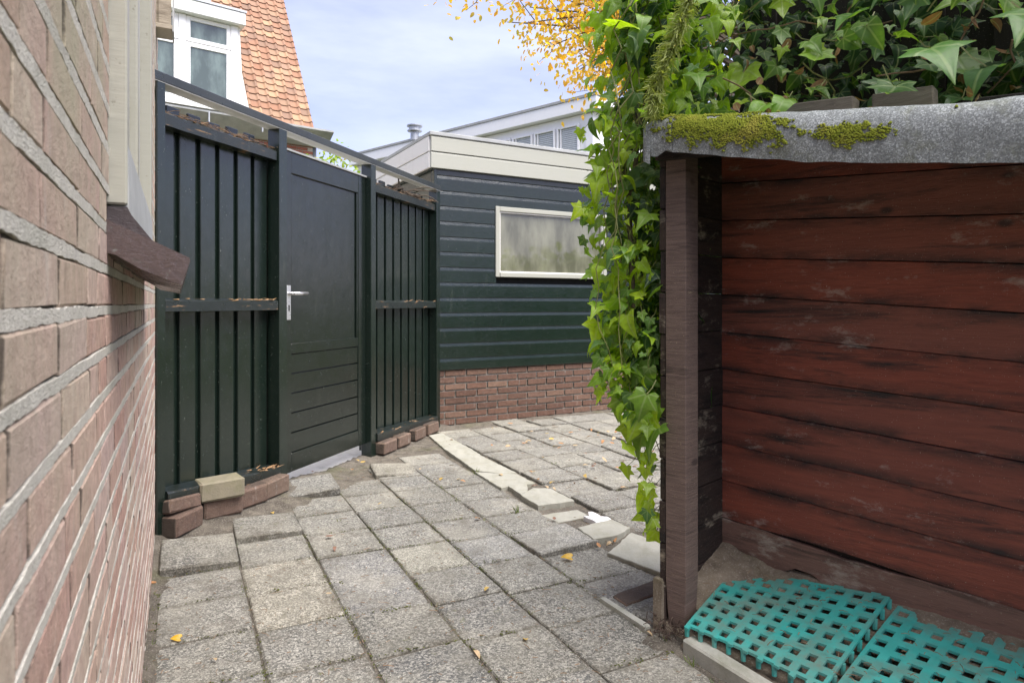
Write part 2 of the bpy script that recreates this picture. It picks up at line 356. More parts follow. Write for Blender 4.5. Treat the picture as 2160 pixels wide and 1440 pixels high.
M['rail'] = m_gloss('top_rail_paint', (.012, .017, .017), (.03, .036, .036), (.7, .7, 8), (.25, .5)); M['rail_under'] = m_paint('grey_rail_underside', (.62, .63, .62), .6, (.3, .3, .28), .4)
M['door'] = m_gloss('green_door_paint', (.006, .0105, .0080), (.008, .013, .0100), (3, 3, 1), (.14, .30), bump=.0009)
M['clap'] = m_gloss('green_clapboard_paint', (.0045, .0115, .0080), (.006, .0150, .0105), (.8, .8, 7), (.10, .24), bump=.0016)
M['raw'] = m_wood('rotten_raw_wood', [(.30, .17, .08), (.17, .09, .045), (.4, .25, .12)], (20, 20, 20), dirt_r=(.55, .7))
M['cream'] = m_paint('cream_paint', (.385, .385, .325), .45, (.36, .36, .27), .3, (.8, .8, 14)); M['cream2'] = m_paint('pale_cream_paint', (.72, .70, .66), .5, (.5, .47, .40), .25)
M['wframe'] = m_paint('old_window_paint', (.36, .35, .29), .45, (.28, .26, .19), .5); M['wframe2'] = m_paint('grey_white_window_paint', (.46, .47, .45), .4, (.35, .36, .32), .4)
M['brown'] = m_gloss('brown_sill_paint', (.075, .050, .044), (.045, .031, .028), (2, 2, 4), (.16, .38), wear=(.05, .034, .025), bump=.0012)
M['browndark'] = m_gloss('dark_brown_block', (.035, .022, .022), (.025, .017, .016), (2, 2, 4), (.4, .6))
M['white'] = m_paint('white_paint', (.86, .86, .85), .45, (.62, .62, .56), .18); M['white_d'] = m_paint('weathered_white_paint', (.76, .77, .74), .55, (.40, .48, .35), .4)
M['zinc'] = m_plain('zinc', (.46, .48, .50), .45, .6, 9, .001); M['zinc_dull'] = m_plain('dull_zinc', (.42, .43, .42), .7, .1, 6, .001)
M['glass'] = m_glass('dark_glass', (.075, .10, .09)); M['glass_g'] = m_glass('garage_glass', (.10, .10, .07), .02); M['glass_w'] = m_glass('office_glass', (.20, .22, .22), .06)
M['blind'] = m_plain('blind_slat', (.60, .64, .65), .6)
k = NT('orange_roof_tile'); p = k.pos(); r = k.rand()
c = k.ramp(r, [(0, (.26, .135, .083)), (.35, (.33, .195, .125)), (.6, (.20, .125, .088)), (.8, (.38, .235, .14)), (1, (.29, .18, .122))])
c = k.mix(k.rng(k.noise(p, 5, 6, .7), .52, .7, 0, .6), c, (.20, .13, .10)); c = k.mix(k.rng(k.noise(p, 24, 5, .7), .55, .75, 0, .5), c, (.16, .12, .10))
c = k.mix(k.rng(k.noise(p, 3.1, 6, .7), .70, .74), c, (.50, .33, .02))
M['rooftile'] = k.done(k.pbr(c, .8, k.bump(k.noise(p, 60, 4), .004, .5), spec=.3))
M['batten'] = m_plain('roof_underlay', (.10, .05, .03), .9)
M['tile'] = m_tile(); M['soil'] = m_soil('yard_soil', (.065, .056, .046), (.17, .15, .12), (.4, .37, .31)); M['dust'] = m_soil('dusty_soil', (.12, .095, .07), (.24, .20, .15), (.4, .36, .3))
M['gravel'] = m_soil('pale_gravel', (.76, .70, .58), (.88, .84, .74), (.5, .46, .38)); M['land'] = m_soil('garden_ground', (.05, .06, .025), (.09, .10, .04), (.12, .1, .06))
M['slab'] = m_stone('pale_stone', (.36, .35, .295), (.28, .275, .23)); M['wstone'] = m_stone('white_marble', (.82, .81, .80), (.72, .70, .70), amt=.15)
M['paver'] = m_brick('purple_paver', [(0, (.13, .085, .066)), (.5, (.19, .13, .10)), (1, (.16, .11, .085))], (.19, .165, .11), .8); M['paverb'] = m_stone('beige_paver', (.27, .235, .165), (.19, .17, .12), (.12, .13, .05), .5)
M['board'] = m_wood('red_brown_board', [(.27, .066, .036), (.17, .042, .026), (.18, .075, .055)], (2.2, 2.2, 26), (.021, .016, .015), (.42, .36, .31), (.505, .66), (.58, .74), .5, edge=True)
M['boardlow'] = m_wood('dirty_low_board', [(.20, .085, .058), (.12, .062, .048), (.17, .105, .08)], (2.2, 2.2, 26), (.03, .022, .018), (.36, .32, .26), (.46, .62), (.54, .68), .7)
M['siding'] = m_wood('black_brown_plank', [(.030, .018, .014), (.017, .011, .010), (.04, .026, .02)], (3, 3, 22), (.012, .009, .008), (.36, .31, .23), (.5, .6), (.56, .70), .7)
M['post'] = m_wood('purple_brown_post', [(.165, .115, .095), (.085, .06, .052), (.14, .10, .085)], (2.5, 2.5, 42), (.04, .028, .025), (.46, .39, .25), (.56, .66), (.64, .71), .65, bump=.005)
M['plank'] = m_wood('weathered_grey_plank', [(.20, .17, .135), (.12, .10, .08), (.16, .135, .11)], (4, 4, 22), (.04, .032, .026), (.3, .28, .2), (.55, .7), (.66, .74), .85)
M['darkfence'] = m_wood('dark_old_board', [(.02, .015, .012), (.012, .009, .008), (.025, .018, .014)], (12, 12, 2))
M['beigebox'] = m_wood('beige_painted_wood', [(.42, .37, .28), (.33, .28, .21), (.4, .35, .27)], (3, 3, 20), (.16, .13, .09), (.5, .45, .36), (.5, .68), (.66, .76), .6)
k = NT('mineral_felt'); p = k.pos(); v = k.sep(k.vor(p, 330, 'F1', 'Color'))[0]
c = k.ramp(v, [(0, (.14, .15, .148)), (.45, (.21, .225, .222)), (.75, (.29, .31, .305)), (1, (.44, .465, .46))]); c = k.mix(k.rng(k.noise(p, 8, 6, .7), .45, .7, 0, .5), c, (.12, .13, .122))
c = k.mix(k.rng(k.noise(p, 11, 6, .7), .52, .72, 0, .5), c, (.15, .16, .07)); c = k.mix(k.rng(k.noise(k.map(p, (14, 14, 2)), 1.6, 5, .7), .5, .7, 0, .5), c, (.10, .105, .10))
M['felt'] = k.done(k.pbr(c, .8, k.bump(k.math('ADD', v, k.noise(p, 24, 4)), .004, .9), spec=.4))
k = NT('moss_cushion'); p = k.pos(); c = k.mix(k.rng(k.noise(p, 50, 5, .7), .35, .65), (.135, .165, .018), (.25, .275, .035)); c = k.mix(k.rng(k.noise(p, 12, 4), .55, .7, 0, .6), c, (.33, .29, .06))
M['moss'] = k.done(k.pbr(c, .95, k.bump(k.noise(p, 500, 3), .004, 1), spec=.1))
k = NT('teal_plastic'); p = k.pos(); c = k.mix(k.rng(k.noise(p, 18, 5), .35, .7), (.035, .30, .265), (.055, .36, .32)); c = k.mix(k.rng(k.noise(p, 7, 7, .7), .44, .70, 0, .8), c, (.15, .16, .125))
c = k.mix(k.rng(k.noise(p, 160, 3), .66, .72, 0, .5), c, (.12, .11, .09))
k2 = NT('joint_moss'); q2 = k2.pos(); M['moss_dark'] = k2.done(k2.pbr(k2.mix(k2.rng(k2.noise(q2, 40, 4), .4, .6), (.05, .055, .022), (.10, .11, .03)), .95, spec=.1))
M['teal'] = k.done(k.pbr(c, .42, k.bump(k.noise(p, 40, 4), .001, .4), spec=.45))
M['leaf_ivy'] = m_leaf('ivy_leaf', [(0, (.03, .075, .022)), (.35, (.06, .13, .03)), (.7, (.11, .21, .03)), (1, (.17, .28, .035))], use_col=True)
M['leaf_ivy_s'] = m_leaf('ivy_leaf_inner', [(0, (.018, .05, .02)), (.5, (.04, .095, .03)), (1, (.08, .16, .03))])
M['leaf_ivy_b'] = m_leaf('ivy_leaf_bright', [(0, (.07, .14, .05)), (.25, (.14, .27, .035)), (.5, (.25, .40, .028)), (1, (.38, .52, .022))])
M['leaf_dead'] = m_leaf('dead_leaf', [(0, (.22, .11, .05)), (.5, (.30, .17, .08)), (1, (.16, .08, .04))], trans=.15, gloss=.8)
M['leaf_yel'] = m_leaf('yellow_leaf', [(0, (.62, .34, .035)), (.3, (.70, .47, .06)), (.55, (.42, .36, .09)), (.75, (.58, .30, .05)), (1, (.74, .53, .08))], veins=False, trans=.5, gloss=.5)
M['leaf_fall'] = m_leaf('fallen_leaf', [(0, (.5, .2, .06)), (1, (.3, .15, .12))], use_col=True, trans=.1, gloss=.7, vein_c=(.3, .16, .08))
M['leaf_green'] = m_leaf('tree_leaf_green', [(0, (.05, .11, .02)), (.5, (.10, .18, .03)), (1, (.17, .25, .04))], veins=False, trans=.4, gloss=.5)
M['leaf_lime'] = m_leaf('bush_leaf_lime', [(0, (.18, .27, .04)), (.5, (.25, .34, .05)), (.9, (.32, .38, .07)), (1, (.5, .25, .05))], veins=False, trans=.45, gloss=.5)
M['needle'] = m_leaf('conifer_needle', [(0, (.028, .055, .026)), (1, (.06, .10, .05))], veins=False, trans=.2, gloss=.6)
M['needle_y'] = m_leaf('mossy_twig_needle', [(0, (.22, .27, .07)), (1, (.38, .41, .15))], veins=False, trans=.3, gloss=.7)
M['stem'] = m_plain('ivy_stem', (.19, .20, .055), .6, 0, 40, .001, .45); M['bark'] = m_plain('bark', (.11, .085, .06), .9, 0, 60, .004, .5); M['dry'] = m_plain('dry_twig', (.24, .155, .09), .85, 0, 50, .001, .4)
M['grass'] = m_leaf('grass_blade', [(0, (.07, .12, .02)), (.6, (.13, .17, .03)), (1, (.22, .2, .06))], veins=False, trans=.3, gloss=.6)
M['alu'] = m_plain('aluminium', (.78, .78, .77), .3, .9, 60, .0005, .08); M['black'] = m_plain('black_hole', (.01, .01, .01), .8)
M['curb'] = m_stone('concrete_edging', (.40, .39, .34), (.27, .27, .23), (.13, .14, .07), .5); M['fibre'] = m_plain('rotten_fibre', (.09, .06, .045), .95, 0, 90, .003, .5)

# ------------------------------------------------------------------ ground
def tag_uv(me, fn):
    l = me.uv_layers.new(name='UVMap'); d = l.data
    for lp in me.loops: d[lp.index].uv = fn(me.vertices[lp.vertex_index].co)
mb = MB(); mb.add([(-400, -400, -.09), (400, -400, -.09), (400, 400, -.09), (-400, 400, -.09)], [(0, 1, 2, 3)])
tag(mb.build('ground', M['land']), kind='structure')
mb = MB(); n = 24
for i in range(2):
    pass
poly = [FEN.P(-.2, -.05, 0), FEN.P(3.4, -.05, 0), FEN.P(3.4, -4.5, 0), FEN.P(-.2, -4.5, 0)]
mb.add([Vector((p.x, p.y, -.012)) for p in poly], [(0, 1, 2, 3)])
tag(mb.build('gravel_path', M['gravel']), kind='structure')

def fbm(x, y, s): return noise.fractal(Vector((x * s, y * s, 3.3)), 1.0, 2.0, 5)
def mound(x, y):                                         # the ground climbs a little towards the foot of the left fence panel
    d, off = ab(FEN, (x, y)); k_ = min(1, max(0, (d - 1.7) / .5)); return .058 * k_ * max(0, min(1, (.42 - off) / .30)) ** 1.3
def soil_z(x, y):
    s, r = sr((x, y)); z = -.011 + .005 * fbm(x, y, 5) + .006 * fbm(x, y, 22)
    d, off = ab(FEN, (x, y))
    if r < 1.85 and s > 1.15: z += .007 * max(0, 1 - abs(s - 1.95) / .8) * (.55 + 1.1 * fbm(x, y, 2.2))      # dark dirt spread before the gate
    z += .020 * max(0, 1 - abs(off) / .16) if d > -.1 else 0
    z += mound(x, y) * .86
    z += .022 * max(0, 1 - abs(r) / .05)                                                                # along the house wall
    ga, gb = ab(GAR, (x, y)); z += .012 * max(0, 1 - abs(gb) / .08) if ga > -.1 else 0
    z += .0065 * max(0, 1 - Vector((x - 1.15 + 2.05, y - 1.95)).length / .75) * (.5 + fbm(x, y, 3))        # sandy spill, near left
    if -.15 < r - 1.99 < .17 and -.2 < s < .75: z += .006
    a, b = ab(SHD, (x, y)); z += .022 * max(0, 1 - math.hypot(a + .05, b + .02) / .16)
    return z
mb = MB(); x0, x1, y0, y1, st = -2.0, 3.4, 1.2, 7.9, .024
nx, ny = int((x1 - x0) / st), int((y1 - y0) / st)
vs = [(x0 + i * st, y0 + j * st, soil_z(x0 + i * st, y0 + j * st)) for j in range(ny + 1) for i in range(nx + 1)]
fs = []
for j in range(ny):
    for i in range(nx):
        x, y = x0 + i * st, y0 + j * st
        if ab(FEN, (x, y))[1] < -.04 and ab(FEN, (x, y))[0] > -.02: continue
        if sr((x, y))[1] < -.05: continue
        if ab(GAR, (x, y))[1] < -.08 and ab(GAR, (x, y))[0] > 0: continue
        q = j * (nx + 1) + i; fs.append((q, q + 1, q + nx + 2, q + nx + 1))
mb.add(vs, fs)
patio = tag(mb.build('patio', M['soil'], smooth=True, fix=False), kind='structure')

# concrete tiles: a 30 cm grid square to the house wall, rows slightly skewed
TV = []
for i in range(6):
    v, f = chbox(-.149, .149, -.149, .149, -.045, 0, .005)
    v = [(x + rnd.uniform(-.0022, .0022), y + rnd.uniform(-.0022, .0022), z + rnd.uniform(-.001, .001)) for x, y, z in v]
    m = MB(); m.add(v, f); TV.append(m.mesh('paving_tile', M['tile']))
DARK = [(.185, .188, .19), (.26, .258, .245), (.32, .312, .285), (.22, .215, .195), (.36, .348, .31), (.28, .273, .245)]
LIGHT = [(.52, .48, .385), (.48, .445, .36), (.54, .52, .43)]
def tile(s, r, ls, lr, rot=0, dz=0, tilt=(0, 0), col=None, name='paving_tile'):
    p = WALL.P(s, r, dz)
    m = Matrix.Translation(p) @ Matrix.Rotation(math.atan2(WALL.y.y, WALL.y.x) + rot, 4, 'Z') @ Matrix.Rotation(tilt[0], 4, 'X') @ Matrix.Rotation(tilt[1], 4, 'Y') @ Matrix.Diagonal((lr / .30, ls / .30, 1, 1))
    return inst(name, rnd.choice(TV), m, patio, col or rnd.choice(DARK))
RE = [.022, .333, .642, .952, 1.243, 1.532, 1.856]
SK = -.14
special = {}
for ci in range(6):
    r0, r1 = RE[ci], RE[ci + 1]; rc = (r0 + r1) / 2
    for k_ in range(-9, 10):
        s0 = .345 + .306 * k_ + SK * (rc - 1.4); s1 = s0 + .306
        if ci == 2 and k_ == 0: continue                    # the long tile covers two rows here
        dz = rnd.uniform(-.004, .003); tl = (rnd.gauss(0, .006), rnd.gauss(0, .006)); col = None; rot = rnd.gauss(0, .007)
        if ci == 2 and k_ == -1: s1 += .306
        sc = (s0 + s1) / 2; p = WALL.P(sc, rc, 0)
        d, off = ab(FEN, p)
        if off < .02 or p.y < .7: continue
        if d > .55 and off < (.17 if d > 2.1 else .27) : continue
        a, b = ab(SHD, p)
        if a > -.08 and b > -.16: continue
        if ci == 0 and k_ == 1: dz, tl = .020, (.035, .105)   # lifted slab by the wall
        elif ci == 1 and k_ == 2: dz, tl = .014, (-.05, .085)    # second lifted slab
        elif ci == 5 and k_ == 0: dz, tl = .014, (-.02, -.03); col = (.50, .49, .46)
        elif ci == 1 and k_ in (0, -0): col = LIGHT[1]
        elif ci == 1 and k_ == 1: col = None
        elif ci == 1 and k_ == -1: col = LIGHT[0]
        elif ci == 3 and k_ == 0: col = LIGHT[2]
        elif ci == 4 and k_ == 0: col = (.37, .375, .385)
        elif ci == 2 and k_ == -1: col = (.335, .335, .34)
        mo = mound(p.x, p.y); dz += mo
        if mo > .004: tl = (tl[0] + .06, tl[1] - .06); dz += .008
        tile(sc, rc, s1 - s0 - .006, r1 - r0 - .006, rot, dz, tl, col)
for j in range(8):                                           # yard beyond the stone strip
    r0 = 2.125 + .315 * j; so_ = rnd.uniform(-.05, .05) + (.16 if j >= 3 else 0)
    for k_ in range(-2, 10):
        s0 = .70 + .313 * k_ + so_; sc, rc = s0 + .156, r0 + .155; p = WALL.P(sc, rc, 0)
        ga, gb = ab(GAR, p)
        if gb < .10 or (ga < .12 and gb < .16): continue
        a, b = ab(SHD, p)
        if a > -.16 and b > -.4 : continue
        if sc < .45 and rc < 2.5: continue
        tile(sc, rc, .303, .305, rnd.gauss(0, .012), rnd.uniform(-.004, .010), (rnd.gauss(0, .013), rnd.gauss(0, .013)), rnd.choice([(.36, .35, .315), (.31, .30, .27), (.40, .385, .33), (.28, .27, .245)]))
for rc, k_ in [(2.01, -2), (2.01, -3), (2.01, -4), (2.01, -5), (2.32, -4), (2.32, -5), (2.32, -6)]:   # in front of the lean-to
    sc = .345 + .306 * k_ + SK * (rc - 1.4) + .153; p = WALL.P(sc, rc, 0); a, b = ab(SHD, p)
    if b > -.17 and a > -.2: continue
    tile(sc, rc, .297, .297, rnd.gauss(0, .008), -.002, (rnd.gauss(0, .006), rnd.gauss(0, .006)))
p_ = ab(WALL, (-.795, 4.42)); tile(p_[0], p_[1], .29, .29, -.12, .016, (.03, .085), (.40, .37, .30))   # loose tile tipped up before the gate

SL = {
'S1': [(-0.71, 5.581), (-0.61, 5.695), (-0.33, 5.095), (-0.508, 5.026)],
'S2': [(-0.506, 5.008), (-0.329, 5.072), (-0.193, 4.748), (0.029, 4.323), (-0.08, 4.307), (-0.249, 4.392)],
'S3': [(-0.247, 4.344), (-0.088, 4.303), (0.033, 4.293), (0.144, 4.07), (0.092, 4.05), (0.094, 3.899), (0.052, 3.832), (-0.022, 4.006), (-0.064, 3.963)],
'S4': [(0.051, 3.806), (0.126, 3.946), (0.232, 3.935), (0.352, 3.692), (0.144, 3.604)],
'S5': [(0.154, 3.506), (0.361, 3.597), (0.419, 3.484), (0.237, 3.389)],
'S6': [(0.324, 3.231), (0.509, 3.358), (0.584, 3.231), (0.503, 3.131), (0.382, 3.071)],
'S7': [(0.428, 2.941), (0.585, 3.203), (0.693, 3.054), (0.733, 2.988), (0.682, 2.673), (0.605, 2.738)]}
def rough_poly(poly, amp=.004, step=.03):
    out = []
    for i, p in enumerate(poly):
        a, b = Vector(p), Vector(poly[(i + 1) % len(poly)]); n = max(1, int((b - a).length / step))
        for j in range(n):
            q = a + (b - a) * (j / n); out.append((q.x + rnd.uniform(-amp, amp) * (j > 0), q.y + rnd.uniform(-amp, amp) * (j > 0)))
    return out
for k_, pl in SL.items():
    mb = MB(); z = {'S1': .006, 'S2': .013, 'S3': .014, 'S4': .020, 'S5': -.002, 'S6': .026, 'S7': .012}[k_]
    mb.slab(rough_poly(pl), -.03, z, 0, .003); mb.build('stone_slab', M['slab'], patio)
for pl in ([(0.375, 3.43), (0.501, 3.42), (0.52, 3.364), (0.437, 3.298), (0.418, 3.364)], [(0.407, 3.499), (0.429, 3.502), (0.464, 3.439), (0.404, 3.443)]):
    mb = MB(); mb.slab(rough_poly(pl, .003), -.02, .018, 0, .003); tag(mb.build('stone_slab', M['wstone'], patio), 'broken bright white piece of stone')
mb = MB(); mb.slab(rough_poly([(0.262, 2.608), (0.476, 2.742), (0.582, 2.67), (0.41, 2.562), (0.339, 2.498)]), -.03, -.002); o = mb.build('paving_tile', M['tile'], patio); o.color = (.42, .4, .35, 1)
mb = MB(); mb.slab(rough_poly([(0.438, 2.404), (0.561, 2.511), (0.545, 2.359), (0.509, 2.3)]), -.03, .000); o = mb.build('paving_tile', M['tile'], patio); o.color = (.40, .38, .33, 1)
mb = MB(); mb.slab(rough_poly([(0.389, 2.517), (0.413, 2.542), (0.601, 2.677), (0.579, 2.555), (0.427, 2.444)], .003), -.03, .008); tag(mb.build('paving_brick', M['paver'], patio), 'single reddish brick set flat among the tiles')
mb = MB(); mb.slab([(0.332, 2.486), (0.351, 2.498), (0.48, 2.274), (0.457, 2.259)], -.03, .014); mb.build('edging_strip', M['curb'], patio)

# ------------------------------------------------------------------ house with the brick wall on the left
house = root('brick_house', WALL.P(0, -.1, 0), 'old brick house wall close at the left with a white window and a brown sill', 'house')
WS0, WS1, WZ0, WZ1 = -1.03, .06, 1.285, 2.75
mb = MB()
def holed(mb, a0, a1, b0, b1, z1):
    mb.box(WALL, (a0, WS0), (b0, b1), (-.1, z1)); mb.box(WALL, (WS1, a1), (b0, b1), (-.1, z1)); mb.box(WALL, (WS0, WS1), (b0, b1), (-.1, WZ0)); mb.box(WALL, (WS0, WS1), (b0, b1), (WZ1, z1))
holed(mb, -2.9, 1.63, -.24, -.0042, 3.0)
wall = mb.build('wall', M['mortar_dark'], house)
mb = MB(); CZ = .0622                                   # bed joints: wavy strips between the courses
for c in range(0, 48):
    z = c * CZ
    for (a0, a1) in ((-2.9, WS0), (WS0, WS1), (WS1, 1.63)):
        if a0 == WS0 and WZ0 - .03 < z < WZ1: continue
        n = max(2, int((a1 - a0) / .012)); vs = []
        for i in range(n + 1):
            a = a0 + (a1 - a0) * i / n; w0, w1 = z - .0077 + .0022 * noise.noise(Vector((a * 9, z * 70, 1))) + rnd.uniform(-.0009, .0009), z + .0077 + .0022 * noise.noise(Vector((a * 9, z * 70, 7))) + rnd.uniform(-.0009, .0009); d = -.0006 + rnd.uniform(-.0005, .0004)
            vs += [WALL.P(a, -.03, w0), WALL.P(a, d, w0 + .001), WALL.P(a, d + .001, w1 - .001), WALL.P(a, -.03, w1)]
        mb.add(vs, [(i * 4 + q, i * 4 + q + 1, i * 4 + q + 5, i * 4 + q + 4) for i in range(n) for q in range(3)])
mb.build('mortar_joint', M['mortar'], wall, fix=False)
BV = []
for i in range(8):
    v, f = chbox(-.5, .5, -.5, .5, -.5, .5, .001)
    v = []
    L, D, Hh = .205, .09, .0475
    vv, f = chbox(-L / 2, L / 2, -D, 0, -Hh / 2, Hh / 2, .0025)
    vv = [(x + rnd.uniform(-.0025, .0025), y + rnd.uniform(-.0007, .0004), z + rnd.uniform(-.0022, .0022)) for x, y, z in vv]
    BV.append((vv, f))
BM_ = []
for vv, f in BV:
    m = MB(); m.add(vv, f); BM_.append(m.mesh('brick', M['brick']))
lst = []
for c in range(0, 47):
    a = -2.85 + rnd.uniform(0, .2); z = c * CZ + CZ / 2
    while a < 1.63:
        L = .207 if rnd.random() < .62 else .1
        a1 = min(a + L, 1.632)
        segs = [(a, a1)]
        if WZ0 < z + .02 and z < WZ1:
            segs = [(x, y) for x, y in ((a, min(a1, WS0 - .010)), (max(a, WS1 + .008), a1)) if y - x > .02]
        for x, y in segs:
            lst.append(((x + y) / 2, z, y - x))
        a = a1 + rnd.choice((.006, .008, .010))
def bscore(t):
    p = WALL.P(t[0], 0, t[1])
    return -1 if not inview(p, 60) else t[2] / max(p.y, .2) ** 2
lst.sort(key=bscore, reverse=True)
st_mb = MB()
for i, (a, z, L) in enumerate(lst):
    j = rnd.randrange(8)
    m = WALL.M(a, rnd.uniform(-.0008, .0008), z) @ Matrix.Rotation(rnd.gauss(0, .008), 4, 'Y') @ Matrix.Diagonal((L / .205, 1, 1, 1))
    if i < 300: inst('brick', BM_[j], m, wall)
    else: st_mb.tpl(BV[j][0], BV[j][1], m)
tag(st_mb.build('bricks', M['brick'], wall, fix=False), kind='stuff')
# window: proud casing, recessed sashes
win = MB()
for (a, b_, c) in (((WS0, WS0 + .055), (-.09, .024), (WZ0 + .002, WZ1)), ((WS1 - .055, WS1), (-.09, .024), (WZ0 + .002, WZ1)), ((WS0 + .055, WS1 - .055), (-.09, .022), (WZ0 + .002, WZ0 + .075)), ((WS0 + .055, WS1 - .055), (-.09, .022), (WZ1 - .07, WZ1))):
    win.box(WALL, a, b_, c, 0, .003)
window = win.build('window', M['wframe'], house)
mb = MB(); mb.box(WALL, (-.52, -.455), (-.085, .014), (WZ0 + .076, WZ1 - .072), 0, .004); mb.build('mullion', M['wframe'], window)
for a0, a1 in ((WS0 + .057, -.522), (-.453, WS1 - .057)):
    s_ = MB(); z0, z1 = WZ0 + .078, WZ1 - .074; b0, b1 = -.05, -.006
    s_.box(WALL, (a0, a0 + .05), (b0, b1), (z0, z1), 0, .006); s_.box(WALL, (a1 - .05, a1), (b0, b1), (z0, z1), 0, .006)
    s_.box(WALL, (a0 + .05, a1 - .05), (b0, b1 - .002), (z0, z0 + .07), 0, .004); s_.box(WALL, (a0 + .05, a1 - .05), (b0, b1 - .002), (z1 - .05, z1), 0, .004)
    s_.build('sash', M['wframe2'], window)
    g = MB(); g.box(WALL, (a0 + .048, a1 - .048), (-.034, -.028), (z0 + .06, z1 - .04)); g.build('pane', M['glass'], window)
# weather bar: a sloping board along the foot of the frame
mb = MB(); mb.prisma(WALL, [(-.0, WZ0 + .0), (.026, WZ0 - .012), (.026, WZ0 + .03), (.024, WZ0 + .10), (.0235, WZ0 + .105)], WS0 + .012, WS1 + .02)
mb.build('weather_bar', M['zinc_dull'], window)
sill = MB()
# thick brown timber sill sloping down and out, rotted underside
n = 26; vs = []; sa0, sa1 = -1.075, .13
for i in range(n + 1):
    a = sa0 + (sa1 - sa0) * i / n; rot = rnd.uniform(-.003, .007)
    vs += [WALL.P(a, -.03, 1.272), WALL.P(a, .112, 1.203), WALL.P(a, .1135, 1.198), WALL.P(a, .101 + rnd.uniform(-.002, .002), 1.160 + rot * .4), WALL.P(a, .045, 1.176 + rnd.uniform(-.004, .012)), WALL.P(a, .012, 1.196 + rnd.uniform(-.003, .008)), WALL.P(a, -.03, 1.215)]
fs = [tuple(range(6, -1, -1)), tuple(range(n * 7, n * 7 + 7))] + [(i * 7 + q, i * 7 + (q + 1) % 7, (i + 1) * 7 + (q + 1) % 7, (i + 1) * 7 + q) for i in range(n) for q in range(7)]
sill.add(vs, fs); sill.build('window_sill', M['brown'], house)
mb = MB(); mb.prisma(WALL, [(-.03, 1.2735), (.060, 1.231), (.030, 1.271), (.024, 1.284), (-.03, 1.284)], WS0 + .004, WS1 + .02); mb.build('sill_block', M['browndark'], house)
# boxed eave end high on the far corner
bx = MB(); bx.box(WALL, (1.30, 1.44), (-.25, .062), (2.46, 3.1), 0, .004); bx.box(WALL, (1.29, 1.44), (-.03, .07), (2.44, 2.461), 0, .002)
bx.box(WALL, (1.292, 1.30), (.012, .066), (2.461, 3.1)); bx.build('eave_box', M['beigebox'], house)
mb = MB(); mb.box(WALL, (1.288, 1.44), (.0705, .078), (2.43, 3.12)); mb.build('eave_trim', M['zinc_dull'], house)

